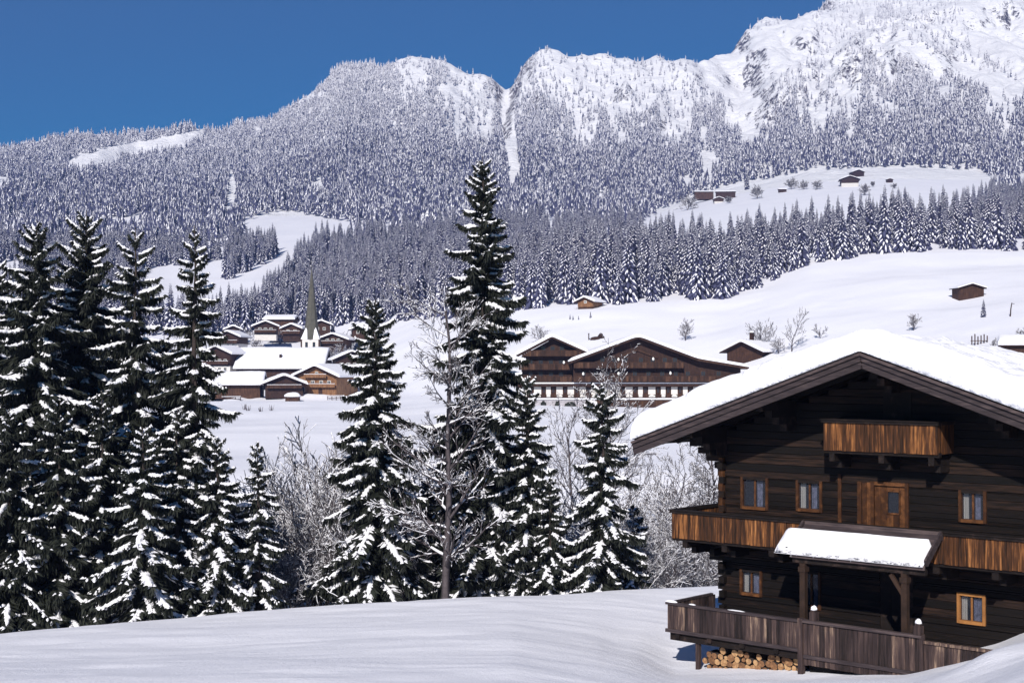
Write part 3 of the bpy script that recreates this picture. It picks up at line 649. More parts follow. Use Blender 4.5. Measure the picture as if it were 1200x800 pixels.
# ------------------------------------------------------------------ the near chalet (local x along the front, y into the house, z above its base)
CH = empty('alpine_chalet', (10.685, 39.486, -8.9), R(-42))
tag(CH, 'old dark timber chalet with balconies and a thick cushion of roof snow, nearest house', 'chalet')
def Z(z): return z + 8.9
rc = random.Random(4)
def planked_wall(mb, u0, u1, zb, zt, y0, y1, holes, course=.215, mi=0, axis='x'):
    cuts = set([zb, zt]); z = zb
    while z < zt: cuts.add(min(z, zt)); z += course
    for h in holes: cuts.add(h[2]); cuts.add(h[3])
    cs = sorted(c for c in cuts if zb <= c <= zt)
    cs = [c for k, c in enumerate(cs) if k == 0 or c - cs[k - 1] > 1e-4]
    for a, b_ in zip(cs[:-1], cs[1:]):
        if b_ - a < 0.03 and not holes: continue
        xs = [(u0, u1)]
        for (h0, h1, h2, h3) in holes:
            if a >= h2 - 1e-4 and b_ <= h3 + 1e-4:
                xs = [q for (p0, p1) in xs for q in ((p0, min(p1, h0)), (max(p0, h1), p1)) if q[1] - q[0] > 1e-3]
        for (p0, p1) in xs:
            j = rc.uniform(-.012, .012); g = .006
            if axis == 'x': mb.box(p0, p1, y0 + j, y1, a + g, b_ - g, mi); 
            else: mb.box(y0 + j, y1, p0, p1, a + g, b_ - g, mi)
WD, DP = 5.8, 6.4
ups = [(-5.04, -4.20, Z(-4.20), Z(-3.34)), (-3.14, -2.40, Z(-4.14), Z(-3.34)), (-.70, .24, Z(-5.10), Z(-3.30)), (1.84, 2.50, Z(-4.10), Z(-3.34)), (3.9, 4.6, Z(-4.10), Z(-3.34))]
lows = [(-5.08, -4.42, Z(-6.78), Z(-6.10)), (-3.0, -2.45, Z(-6.95), Z(-5.95)), (-.55, .45, Z(-7.62), Z(-5.75)), (1.78, 2.46, Z(-6.80), Z(-6.08))]
fw = MB(); planked_wall(fw, -WD, WD, 0.0, Z(-2.55), 0, .2, ups + lows)
zz = Z(-2.55)
while zz < Z(0.0) - .1:      # gable courses under the rafters
    hw = min(WD, (Z(.12) - (zz + .215)) / .344); 
    if hw < .2: break
    j = rc.uniform(-.012, .012); fw.box(-hw, hw, j, .2, zz + .006, zz + .209); zz += .215
planked_wall(fw, .2, DP, 0, Z(-1.95), -WD, -WD + .2, [], axis='y'); planked_wall(fw, .2, DP, 0, Z(-1.95), WD - .2, WD, [], axis='y')
planked_wall(fw, -WD + .2, WD - .2, 0, Z(-1.95), DP - .2, DP, [])
zz = Z(-1.95)
while zz < Z(-.1):
    hw = min(WD, (Z(.12) - (zz + .215)) / .344)
    if hw < .2: break
    fw.box(-hw, hw, DP - .2, DP, zz + .006, zz + .209); zz += .215
fw.build('wall', 'log', CH)
# crossed log heads at the corners, growing longer under balcony and eaves
ce2 = {-1: MB(), 1: MB()}; z = 0.0; k = 0
while z < Z(-2.2):
    ext = .14 + (.03 if k % 2 else 0)
    for top, ln_ in ((Z(-5.2), 1.0), (Z(-2.2), 1.35)):
        dz = top - z
        if 0 < dz < .95: ext = max(ext, ln_ * (1 - dz / .95) + .18)
    for sx in (-1, 1):
        ce = ce2[sx]
        if k % 2 == 0: ce.box(*(sorted((sx * WD, sx * (WD + ext)))), .01, .19, z + .01, z + .205)
        else: ce.box(*(sorted((sx * (WD - .01), sx * (WD - .19)))), -min(ext, 1.1), -.001, z + .01, z + .205)
        if k % 2 == 1 and ext > .25: ce.box(*(sorted((sx * WD, sx * (WD + ext)))), .012, .188, z + .01, z + .205)
    z += .215; k += 1
ce2[-1].build('log_end', 'log', CH); ce2[1].build('log_end', 'log', CH)
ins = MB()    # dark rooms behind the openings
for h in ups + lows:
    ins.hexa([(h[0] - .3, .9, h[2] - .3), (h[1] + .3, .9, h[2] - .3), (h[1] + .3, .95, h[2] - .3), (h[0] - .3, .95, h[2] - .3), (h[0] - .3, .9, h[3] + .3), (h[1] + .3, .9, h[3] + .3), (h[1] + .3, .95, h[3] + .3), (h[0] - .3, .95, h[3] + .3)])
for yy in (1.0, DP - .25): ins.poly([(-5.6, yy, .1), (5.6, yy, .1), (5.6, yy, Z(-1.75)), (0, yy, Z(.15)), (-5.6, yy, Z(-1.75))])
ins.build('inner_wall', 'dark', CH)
def chalet_window(h, bright=False, curt=(0, 1), label=None, wide=.055):
    u0, u1, z0, z1 = h; fr = MB()
    fr.box(u0 - wide, u0 + .025, -.045, .12, z0 - .05, z1 + .05); fr.box(u1 - .025, u1 + wide, -.045, .12, z0 - .05, z1 + .05)
    top = MB() if not label else fr
    top.box(u0 + .025, u1 - .025, -.043, .12, z1 - .03, z1 + .05); fr.box(u0 + .025, u1 - .025, -.065, .12, z0 - .05, z0 + .035)
    um = (u0 + u1) / 2; fr.box(um - .025, um + .025, .01, .07, z0 + .035, z1 - .03)
    f = fr.build('window', 'sunlit_trim' if label else 'trim', CH)
    if label: f['label'] = label
    if top is not fr: top.build('frame', 'beam', f)
    g = MB(); g.box(u0 + .025, um - .025, .035, .043, z0 + .035, z1 - .03); g.box(um + .025, u1 - .025, .035, .043, z0 + .035, z1 - .03); g.build('pane', 'glass', f)
    for s, cm in curt:
        c = MB(); wv = (u1 - u0) * .22; a = u0 + .03 if s == 0 else (um + .03 if s == 1 else u1 - .03 - wv)
        n = 6
        for q in range(n):
            c.hexa([(a + wv * q / n, .11 + .02 * (q % 2), z0 + .02), (a + wv * (q + 1) / n, .11 + .02 * ((q + 1) % 2), z0 + .02), (a + wv * (q + 1) / n, .122 + .02 * ((q + 1) % 2), z0 + .02), (a + wv * q / n, .122 + .02 * (q % 2), z0 + .02),
                    (a + wv * q / n, .11 + .02 * (q % 2), z1), (a + wv * (q + 1) / n, .11 + .02 * ((q + 1) % 2), z1), (a + wv * (q + 1) / n, .122 + .02 * ((q + 1) % 2), z1), (a + wv * q / n, .122 + .02 * (q % 2), z1)])
        c.build('curtain', cm, f)
chalet_window(ups[0], curt=((1, 'curtain'),)); chalet_window(ups[1], curt=((0, 'sunlit_curtain'), (1, 'curtain')))
chalet_window(ups[3], curt=((0, 'sunlit_curtain'), (1, 'curtain'))); chalet_window(ups[4], curt=((0, 'curtain'),))
chalet_window(lows[0], curt=((0, 'sunlit_curtain'), (1, 'curtain'), (2, 'curtain'))); chalet_window(lows[1], curt=((1, 'curtain'),))
chalet_window(lows[3], curt=((0, 'sunlit_curtain'), (2, 'curtain'), (1, 'curtain')), label='orange framed window low on the right, frame coloured as sunlit')
# balcony door with its small light, and the plank panel beside it
dm = MB(); u0, u1, z0, z1 = ups[2]
for k in range(5):
    a = u0 + (u1 - u0) * k / 5; b_ = a + (u1 - u0) / 5 - .008
    if k in (2, 3): dm.box(a, b_, .02, .06, z0, Z(-4.07)); dm.box(a, b_, .02, .06, Z(-3.44), z1)
    else: dm.box(a, b_, .02, .06, z0, z1)
dr_ = dm.build('door', 'trim', CH)
fm = MB(); fm.box(u0 - .10, u0, -.05, .1, z0, z1 + .1); fm.box(u1, u1 + .10, -.05, .1, z0, z1 + .1); fm.box(u0, u1, -.048, .1, z1, z1 + .1); fm.build('frame', 'trim', dr_)
gm = MB(); gm.box(u0 + .39, u0 + .74, .035, .043, Z(-4.06), Z(-3.45)); gm.build('pane', 'glass', dr_)
lm = MB(); a, b_, c, d = u0 + .36, u0 + .78, Z(-4.09), Z(-3.42)
lm.box(a, a + .045, -.005, .019, c, d); lm.box(b_ - .045, b_, -.005, .019, c, d); lm.box(a + .045, b_ - .045, -.005, .019, c, c + .045); lm.box(a + .045, b_ - .045, -.005, .019, d - .045, d); lm.build('light_frame', 'trim', dr_)
pm = MB()
for a in (-1.22, -1.06, -.92): pm.box(a, a + .13, -.035, -.014, Z(-5.1), Z(-3.22 - .03 * rc.random()))
pm.build('plank_panel', 'trim', CH)
vp = MB()
vp.box(-1.82, -1.72, -.05, -.014, Z(-5.1), Z(-3.05)); vp.build('wall_batten', 'trim', CH)
vp = MB(); vp.box(-5.80, -5.66, -.16, -.02, Z(-5.1), Z(-2.75)); cp = vp.build('corner_post', 'trim', CH)
pm = MB()
for k in range(3): pm.box(lows[2][0] + k * .33, lows[2][0] + k * .33 + .32, .03, .07, lows[2][2], lows[2][3])
pm.build('door', 'beam', CH)
# roof
EV, SL, RZ = 7.55, .344, Z(.40)     # half span, slope, height of deck top at the ridge
rf = MB()
for sx in (-1, 1):
    for k in range(20):     # deck boards along the ridge
        a, b_ = EV * k / 20, EV * (k + 1) / 20 - .004; x0, x1 = sorted((sx * a, sx * b_)); za, zb_ = RZ - SL * abs(x0), RZ - SL * abs(x1); q = .07
        rf.hexa([(x0, -2, za - q), (x1, -2, zb_ - q), (x1, 7.1, zb_ - q), (x0, 7.1, za - q), (x0, -2, za), (x1, -2, zb_), (x1, 7.1, zb_), (x0, 7.1, za)])
roof = rf.build('roof', 'soffit', CH)
rm = MB(); y = -1.7
while y < 7:
    for sx in (-1, 1):
        rm.beam((sx * .05, y, RZ - .165), (sx * (EV - .12), y, RZ - .165 - SL * (EV - .17)), .12, .16)
    y += .85
rm.build('rafter', 'beam', roof)
for sx in (-1, 1):
    bm_ = MB()
    L0 = Vector((0, -2.045, RZ - .13)); L1 = Vector((sx * (EV + .08), -2.045, RZ - .13 - SL * (EV + .08)))
    bm_.beam(L0, L1, .05, .22)
    bm_.beam(L0 + Vector((0, .05, -.20)), L1 + Vector((0, .05, -.20)), .045, .20)
    bm_.beam(L0 + Vector((0, -.05, .075)), L1 + Vector((0, -.05, .075)), .09, .07)
    bm_.build('barge_board', 'barge', roof)
    em = MB(); em.box(*sorted((sx * (EV - .02), sx * (EV + .05))), -1.98, 7.08, RZ - SL * EV - .17, RZ - SL * EV + .05); em.build('eave_board', 'barge', roof)
for u in (0, -3.3, 3.3, -5.7, 5.7):
    pu = MB(); zt = RZ - .25 - SL * abs(u)
    pu.box(u - .12, u + .12, -1.86, 7.0, zt - .26, zt)
    for q, ln_ in ((1, 1.35), (2, .95), (3, .55)): pu.box(u - .11, u + .11, -ln_, -.02, zt - .26 - .2 * q, zt - .262 - .2 * (q - 1))
    pu.build('purlin', 'beam', roof)
sm = MB(); snow_blanket(sm, EV + .10, SL, RZ + .03, -2.14, 7.2, .76, .22, 190, 110, lip=.40, amp=.20, seed=3)
sm.build('roof_snow', 'snow_roof', roof, True)
# balconies
def board_panel(mb, p0, p1, z0, z1, thick=.03, wmin=.10, wmax=.17, scallop=False):
    p0, p1 = Vector((*p0, 0)), Vector((*p1, 0)); L = (p1 - p0).length; d = (p1 - p0) / L; nrm = Vector((d.y, -d.x, 0)); s = 0
    while s < L - .02:
        w_ = min(rc.uniform(wmin, wmax), L - s); a = p0 + d * (s + .004) + nrm * rc.uniform(0, .008); b_ = p0 + d * (s + w_ - .004) + nrm * rc.uniform(0, .008); j = rc.uniform(-.012, .012); t_ = -nrm * thick
        mb.hexa([(a.x, a.y, z0 + j), (b_.x, b_.y, z0 + j), (b_.x + t_.x, b_.y + t_.y, z0 + j), (a.x + t_.x, a.y + t_.y, z0 + j), (a.x, a.y, z1), (b_.x, b_.y, z1), (b_.x + t_.x, b_.y + t_.y, z1), (a.x + t_.x, a.y + t_.y, z1)]); s += w_
def balcony(name, xs, y0, yb, zt, zb, capm='beam', boards='board', sides=True):
    x0, x1 = xs; fl = MB(); n = max(2, int((yb - y0) / .2))
    for k in range(n): fl.box(x0 + .05, x1 - .05, y0 + .05 + (yb - y0 - .07) * k / n, y0 + .045 + (yb - y0 - .07) * (k + 1) / n, zb + .05, zb + .10)
    b_ = fl.build(name, 'beam', CH)
    pn = MB(); board_panel(pn, (x0, y0), (x1, y0), zb, zt - .09)
    if sides: board_panel(pn, (x0, yb), (x0, y0 + .035), zb, zt - .09); board_panel(pn, (x1, y0 + .035), (x1, yb), zb, zt - .09)
    pn.build('board_panel', boards, b_)
    rl = MB(); rl.box(x0 - .05, x1 + .05, y0 - .05, y0 + .08, zt - .10, zt - .03); rl.box(x0 - .08, x1 + .08, y0 - .08, y0 + .10, zt - .027, zt + .01)
    if sides:
        for xx in (x0, x1): rl.box(xx - .05, xx + .05, y0 + .104, yb, zt - .09, zt)
    rl.build('rail', capm, b_)
    bm_ = MB(); bm_.box(x0 - .02, x1 + .02, y0 + .045, y0 + .19, zb - .08, zb + .048); bm_.build('edge_beam', capm, b_)
    return b_
ub = MB()
up_b = balcony('balcony', (-6.72, 6.72), -1.30, -.02, Z(-4.29), Z(-5.14), sides=False)
for xx in (-6.72, 6.72):     # the gallery runs on along both side walls
    sx = -1 if xx < 0 else 1
    q = MB(); board_panel(q, (xx, -1.26) if sx > 0 else (xx, 6.2), (xx, 6.2) if sx > 0 else (xx, -1.26), Z(-5.14), Z(-4.38)); q.build('board_panel', 'board', up_b)
    q = MB(); q.box(*sorted((xx - sx * .06, xx + sx * .07)), -1.19, 6.25, Z(-4.38), Z(-4.28)); q.build('rail', 'beam', up_b)
    q = MB(); q.box(*sorted((xx - sx * .05, sx * (WD + .01))), .0, 6.2, Z(-5.09), Z(-5.04)); q.build('gallery_floor', 'beam', up_b)
for u in (-6.3, -4.9, -3.3, -1.7, 0, 1.7, 3.3, 4.9, 6.3):
    q = MB(); q.box(u - .09, u + .09, -1.22, .0, Z(-5.42), Z(-5.225)); q.box(u - .085, u + .085, -.75, .0, Z(-5.62), Z(-5.425)); q.build('bracket', 'beam', up_b)
gb = balcony('gable_balcony', (-1.73, 1.66), -1.0, -.02, Z(-1.45), Z(-2.32))
for u in (-1.5, 0, 1.45): q = MB(); q.box(u - .08, u + .08, -.95, 0, Z(-2.62), Z(-2.405)); q.box(u - .075, u + .075, -.55, 0, Z(-2.82), Z(-2.625)); q.build('bracket', 'beam', gb)
q = MB(); q.box(-.4, .45, -.03, -.014, Z(-2.2), Z(-.7)); q.build('door', 'beam', gb)
# porch roof standing on two posts
po = MB(); x0, x1 = -2.10, 1.90; n = 9; ya, yb, za, zb_ = -1.40, -2.24, Z(-4.38), Z(-5.05)
for k in range(n):
    f0, f1 = k / n, (k + 1) / n - .01
    P = lambda f: (ya + (yb - ya) * f, za + (zb_ - za) * f)
    (a, c), (b_, d) = P(f0), P(f1)
    po.hexa([(x0, b_, d - .04), (x1, b_, d - .04), (x1, a, c - .04), (x0, a, c - .04), (x0, b_, d), (x1, b_, d), (x1, a, c), (x0, a, c)])
porch = po.build('porch_roof', 'barge', CH)
q = MB()
for xx in (x0 - .03, x1 + .03): q.beam((xx, ya + .02, za + .03), (xx, yb - .04, zb_ + .03), .06, .20)
q.beam((x0 - .05, ya + .04, za - .02), (x1 + .05, ya + .04, za - .02), .08, .22)
q.box(x0 + .02, x1 - .02, yb - .03, yb + .02, zb_ - .16, zb_ - .02)
q.build('barge_board', 'barge', porch)
q = MB()
for xx in (x0 + .1, -1.0, -.1, .8, x1 - .1): q.beam((xx, ya, za - .11), (xx, yb + .05, zb_ - .11), .08, .12)
q.box(x0 + .05, x1 - .05, -2.16, -2.02, Z(-5.36), Z(-5.20)); q.build('rafter', 'beam', porch)
for u in (-1.74, 1.26):
    q = MB(); q.box(u - .08, u + .08, -2.17, -2.01, Z(-7.65), Z(-5.363)); q.box(u - .11, u + .11, -2.20, -1.98, Z(-5.60), Z(-5.46))
    if u > 0: q.beam((u - .06, -2.09, Z(-5.90)), (u - .40, -2.09, Z(-5.42)), .09, .10)
    q.build('post', 'soffit', porch)
sm = MB(); nu, nv = 60, 12; o = 0; US = np.linspace(x0 - .42, x1 - .03, nu); FS = np.linspace(.40, 1.12, nv)
def porch_pt(u, f, bottom=False):
    y = ya + (yb - ya) * f; z = za + (zb_ - za) * f + .004
    if bottom: return (u, y, z)
    e = min((u - US[0]) / .45, (US[-1] - u) / .10, (f - FS[0]) / .16, (FS[-1] - f) / .16); e = max(0, min(1, e))
    return (u, y - .03 * math.sin(e * math.pi), z + .01 + .27 * math.sqrt(1 - (1 - e) ** 2) + .03 * float(fbm(np.array(u * 2.), np.array(f * 5.), 3)) * e)
for bt in (False, True):
    for u in US:
        for f_ in FS: sm.v.append(porch_pt(float(u), float(f_), bt))
tt = nu * nv
for i in range(nu - 1):
    for j in range(nv - 1):
        a, b_, c, d = i * nv + j, (i + 1) * nv + j, (i + 1) * nv + j + 1, i * nv + j + 1
        sm.f += [(d, c, b_, a), (tt + a, tt + b_, tt + c, tt + d)]; sm.m += [0, 0]
for i in range(nu - 1):
    for j in (0, nv - 1): a, b_ = i * nv + j, (i + 1) * nv + j; sm.f.append((a, b_, tt + b_, tt + a)); sm.m.append(0)
for j in range(nv - 1):
    for i in (0, nu - 1): a, b_ = i * nv + j, i * nv + j + 1; sm.f.append((a, b_, tt + b_, tt + a)); sm.m.append(0)
sm.build('porch_snow', 'snow', porch, True)
for k in range(11):
    q = MB(); u = x0 - .1 + 3.9 * (k + rc.random()) / 11; l = rc.uniform(.05, .18); q.tube([(u, yb - .07, zb_ + .02), (u, yb - .07, zb_ - l)], [.016, .002], 5); q.build('icicle', 'snow', porch)
# terrace
TY = -2.45
te = MB(); 
for k in range(12): te.box(-6.0, 1.85, TY + .04 + .2 * k, TY + .235 + .2 * k, Z(-7.72), Z(-7.67))
ter = te.build('terrace', 'beam', CH)
q = MB(); board_panel(q, (-6.05, TY), (-1.66, TY), Z(-7.70), Z(-6.92)); board_panel(q, (-6.05, 0), (-6.05, TY + .035), Z(-7.70), Z(-6.92)); q.build('board_panel', 'grey_board', ter)
q = MB(); board_panel(q, (-1.52, TY - .03), (1.88, TY - .03), Z(-8.05), Z(-6.90)); q.build('board_panel', 'grey_board', ter)
q = MB(); board_panel(q, (1.92, TY - .0), (4.4, TY - .0), Z(-8.1), Z(-7.03)); q.box(1.9, 4.45, TY - .05, TY + .07, Z(-7.03), Z(-6.96)); q.build('side_screen', 'grey_board', ter)
q = MB(); q.box(-6.10, -1.68, TY - .05, TY + .09, Z(-6.92), Z(-6.85)); q.box(-6.10, -6.0, TY + .092, -.15, Z(-6.92), Z(-6.86)); q.box(-1.52, 1.92, TY - .10, TY + .06, Z(-6.90), Z(-6.83)); q.build('rail', 'barge', ter)
q = MB(); q.box(-6.10, -1.68, TY - .055, TY - .006, Z(-7.72), Z(-7.62)); q.box(-1.50, 1.9, TY - .085, TY - .045, Z(-7.86), Z(-7.76)); q.build('skirting', 'barge', ter)
for b6 in ((-1.67, -1.53, TY - .09, TY + .07, Z(-8.6), Z(-6.80)), (-5.14, -5.02, TY + .10, TY + .22, Z(-8.95), Z(-7.73)), (1.86, 1.96, TY - .08, TY + .05, Z(-8.3), Z(-6.8))): q = MB(); q.box(*b6); q.build('post', 'grey_board', ter)
q = MB(); q.box(-6.0, 1.85, TY + .06, TY + .22, Z(-7.95), Z(-7.724))
for u in (-5.7, -4.6, -3.5, -2.4): q.box(u - .07, u + .07, TY - .02, 0, Z(-7.87), Z(-7.726))
q.build('floor_beam', 'beam', ter)
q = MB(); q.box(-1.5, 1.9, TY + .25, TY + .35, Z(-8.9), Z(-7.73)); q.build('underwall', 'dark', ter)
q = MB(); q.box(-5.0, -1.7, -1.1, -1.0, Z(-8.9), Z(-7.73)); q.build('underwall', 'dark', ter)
for u in (-1.22, 1.80):
    q = MB(); q.box(u - .10, u + .10, TY - .08, TY + .10, Z(-6.828), Z(-6.60)); q.box(u - .07, u + .07, TY - .05, TY + .07, Z(-6.60), Z(-6.54)); f_ = q.build('finial', 'grey_board', ter)
    q = MB(); q.lump((u, TY + .01, Z(-6.54)), .09, .09, .12); q.build('snow_cap', 'snow', f_, True)
q = MB(); q.lump((-5.95, TY + .02, Z(-6.848)), .22, .08, .06); q.lump((-5.2, TY + .02, Z(-6.848)), .12, .06, .03); q.lump((-3.7, TY + .02, Z(-6.848)), .3, .06, .02); q.build('rail_snow', 'snow', ter, True)

# firewood stacked under the terrace
def log_mesh(r_, seed):
    rr = random.Random(seed); mb = MB(); n = 9; k = [r_ * rr.uniform(.82, 1.1) for _ in range(n)]; L = .45; o = 0
    for y in (0, L):
        for j in range(n): a = 2 * math.pi * j / n; mb.v.append((k[j] * math.cos(a), y, k[j] * math.sin(a)))
    for j in range(n): mb.f.append((j, (j + 1) % n, n + (j + 1) % n, n + j)); mb.m.append(1)
    mb.f.append(tuple(range(n))[::-1]); mb.m.append(0); mb.f.append(tuple(range(n, 2 * n))); mb.m.append(0)
    me = bpy.data.meshes.new('firewood_log'); me.from_pydata(mb.v, [], mb.f); me.materials.append(M['logend']); me.materials.append(M['bark']); me.polygons.foreach_set('material_index', mb.m); me.update(); return me
lgs = [log_mesh(r_, s) for s, r_ in enumerate((.105, .085, .12, .07, .095))]
cu, su = math.cos(R(-42)), math.sin(R(-42))
row = 0; z = -8.80
while z < -7.98:
    u = -4.92 + (.1 if row % 2 else 0)
    while u < -1.82:
        if z > -8.1 and rc.random() < .35: u += .2; continue
        o = link('firewood_log', rc.choice(lgs)); v_ = TY + .30 + rc.uniform(-.04, .04)
        o.location = (10.685 + u * cu - v_ * su, 39.486 + u * su + v_ * cu, z + rc.uniform(-.015, .015)); o.rotation_euler = (0, rc.uniform(0, 6), R(-42))
        o.rotation_mode = 'ZXY'; o.rotation_euler = (0, rc.random() * 6, R(-42)); o.rotation_mode = 'XYZ'; o.rotation_euler = (0, rc.uniform(0, 6.2), R(-42))
        tag(o, 'round firewood log with a pale cut end, stacked under the chalet terrace', 'log', 'firewood stacked under the terrace')
        u += rc.uniform(.185, .21)
    z += .175; row += 1

# ------------------------------------------------------------------ generic snow covered timber house (front gable towards -y)
def house(name, label, cat, loc, yaw, Wd, Dp, Hh, slope, oe=1.2, ov=1.2, snow=.6, wall='farwood', low=None, lowh=0, wins=(), bals=(), chim=None, group=None, right_ext=None, door=None, sink=.6):
    h = Wd / 2; rt = empty(name, (loc[0], loc[1], loc[2]), yaw); tag(rt, label, cat, group); apex = Hh + slope * h
    m1 = MB(); z0 = -sink if not low else lowh
    m1.poly([(-h, 0, z0), (h, 0, z0), (h, 0, Hh), (0, 0, apex), (-h, 0, Hh)]); m1.poly([(h, Dp, z0), (-h, Dp, z0), (-h, Dp, Hh), (0, Dp, apex), (h, Dp, Hh)])
    m1.poly([(-h, Dp, z0), (-h, 0, z0), (-h, 0, Hh), (-h, Dp, Hh)]); m1.poly([(h, 0, z0), (h, Dp, z0), (h, Dp, Hh), (h, 0, Hh)]); m1.poly([(-h, 0, Hh), (0, 0, apex), (0, Dp, apex), (-h, Dp, Hh)]); m1.poly([(0, 0, apex), (h, 0, Hh), (h, Dp, Hh), (0, Dp, apex)])
    m1.build('wall', wall, rt)
    if low:
        q = MB(); q.box(-h + .08, h - .08, .08, Dp - .08, -sink, lowh - .003); q.build('ground_floor', low, rt)
    rr = apex + .30; r_ = MB(); e = h + oe
    for sx in (-1, 1):
        x0, x1 = 0, sx * e; za, zb = rr, rr - slope * e
        pts = [(x0, -ov, za - .2), (x1, -ov, zb - .2), (x1, Dp + ov * .6, zb - .2), (x0, Dp + ov * .6, za - .2), (x0, -ov, za), (x1, -ov, zb), (x1, Dp + ov * .6, zb), (x0, Dp + ov * .6, za)]
        if sx < 0: pts = [pts[1], pts[0], pts[3], pts[2], pts[5], pts[4], pts[7], pts[6]]
        r_.hexa(pts)
    rf = r_.build('roof', 'fardark', rt)
    s = MB(); snow_blanket(s, e + .1, slope, rr + .01, -ov - .1, Dp + ov * .6 + .1, snow, snow, 20, 9, lip=min(.6, snow), amp=.12 + .2 * (Wd > 10), seed=hash(label) % 97 if False else len(label)); s.build('roof_snow', 'snow', rf, True)
    for (x, z, ww, hh) in wins:
        q = MB(); q.box(x - ww / 2, x + ww / 2, -.05, .02, z, z + hh); f = q.build('window', 'white_paint', rt)
        q = MB(); q.box(x - ww / 2 + .1, x - .04, -.075, -.052, z + .1, z + hh - .1); q.box(x + .04, x + ww / 2 - .1, -.075, -.052, z + .1, z + hh - .1); q.build('pane', 'farglass', f)
    for (z, xa, xb) in bals:
        q = MB(); q.box(xa, xb, -1.1, -.02, z - .12, z); b_ = q.build('balcony', 'fardark', rt)
        q = MB(); q.box(xa, xb, -1.16, -1.105, z - .1, z + .9); q.build('rail', wall if wall != 'fardark' else 'farwood', b_)
        q = MB(); q.box(xa, xb, -1.2, -1.05, z + .902, z + 1.0); q.build('rail_snow', 'snow', b_)
    if door:
        q = MB(); q.box(door[0] - door[1] / 2, door[0] + door[1] / 2, -.06, .02, -.1, door[2]); q.build('door', 'fardark', rt)
    if chim:
        q = MB(); cx_, cy_ = chim; zc = rr - slope * abs(cx_); q.box(cx_ - .35, cx_ + .35, cy_ - .35, cy_ + .35, zc - .3, zc + 1.9); c = q.build('chimney', 'fardark', rf)
        q = MB(); q.lump((cx_, cy_, zc + 1.9), .5, .5, .35); q.build('snow_cap', 'snow', c, True)
    return rt
def P(px, py, Y): a = at(px, py, Y); return (float(a[0]), float(a[1]), float(a[2]))
# --- village around the church
d0 = 405
house('farmhouse', 'honey coloured timber farmhouse with a lit carved gable beside the dark barn', 'house', P(371, 463.5, d0), R(-16), 12.2, 16, 5.6, .44, 1.5, 1.6, .7, 'farorange', wins=[(-3.6, 3.3, 1.1, 1.0), (-1.2, 3.3, 1.1, 1.0), (1.4, 3.3, 1.1, 1.0), (3.8, 3.3, 1.1, 1.0), (-4.3, .9, 1.4, 1.7), (0, 5.9, .9, .9)], bals=[(2.5, -6.1, 6.1), (5.2, -3.4, 3.4)], door=(1.2, 1.2, 2.0))
house('barn', 'long low dark barn with a snowy roof left of the honey coloured farmhouse', 'barn', P(333, 464, d0 - 4), R(10), 10.5, 14, 3.5, .40, 1.3, 1.2, .7, 'fardark', wins=[(-2.6, 2.7, .9, .6), (0, 2.7, .9, .6)], bals=[(2.3, -4.8, 4.8)])
house('barn', 'wide low shed stretching left from the dark barn behind the ploughed snow', 'barn', P(307, 464, d0 + 6), R(94), 11, 14.5, 3.6, .50, 1.2, 1, .8, 'farwood', door=(0, 2, 2.4))
# big roof behind them
house('hall', 'big hall with one broad white roof plane in front of the church', 'hall', P(381, 447, 450), R(91), 23, 26, 4.4, .49, 1.3, 1.2, .9, 'fardark', chim=(-7.5, 13))
# church
ch = empty('church', P(365, 409, 500)); tag(ch, 'village church with a tall needle spire and white plastered tower', 'church')
q = MB(); q.box(-3.1, 3.1, -3.1, 3.1, -6, 3.4); tw = q.build('tower', 'plaster', ch)
for x in (-1.3, 1.3):
    q = MB(); q.box(x - .45, x + .45, -3.16, -3.06, .6, 2.4); q.build('louvre', 'farglass', tw)
q = MB()
for sx, sy in ((-1, -1), (1, -1)): q.box(sx * 3.1 - .25, sx * 3.1 + .25, -3.2, -2.9, -2, 3.4)
q.build('corner_stone', 'farwood', tw)
q = MB(); rads = [(3.6, 3.4), (2.9, 5.0), (2.25, 8.5), (1.9, 12), (1.25, 18), (.7, 23), (.25, 27), (.06, 29)]
q.tube([(0, 0, z_) for _, z_ in rads], [a for a, _ in rads], 8); spire = q.build('spire', 'shingle', ch)
q = MB()
for sx in (-1, 1):
    for sy in (-1, 1):
        o = [(sx * 3.3, sy * 3.3, 3.42), (sx * 1.0, sy * 3.3, 3.42), (sx * 3.3, sy * 1.0, 3.42), (sx * 1.4, sy * 1.4, 8.4)]
        q.poly([o[0], o[1], o[3]]); q.poly([o[0], o[3], o[2]]); q.poly([o[1], o[2], o[3]]); q.poly([o[0], o[2], o[1]])
q.build('spire_snow', 'snow', spire)
q = MB(); q.lump((0, 0, 28.9), .35, .35, .4, n=6, r=3); q.beam((0, 0, 29), (0, 0, 31.3), .14, .14); q.beam((-.6, 0, 30.5), (.6, 0, 30.5), .12, .12); q.build('cross', 'metal', spire)
nave = house('church_nave', '', '', (0, 4, -5), R(0), 9, 18, 5, .9, .4, .3, .5, 'plaster')
for k in ('label', 'category'):
    if k in nave: del nave[k]
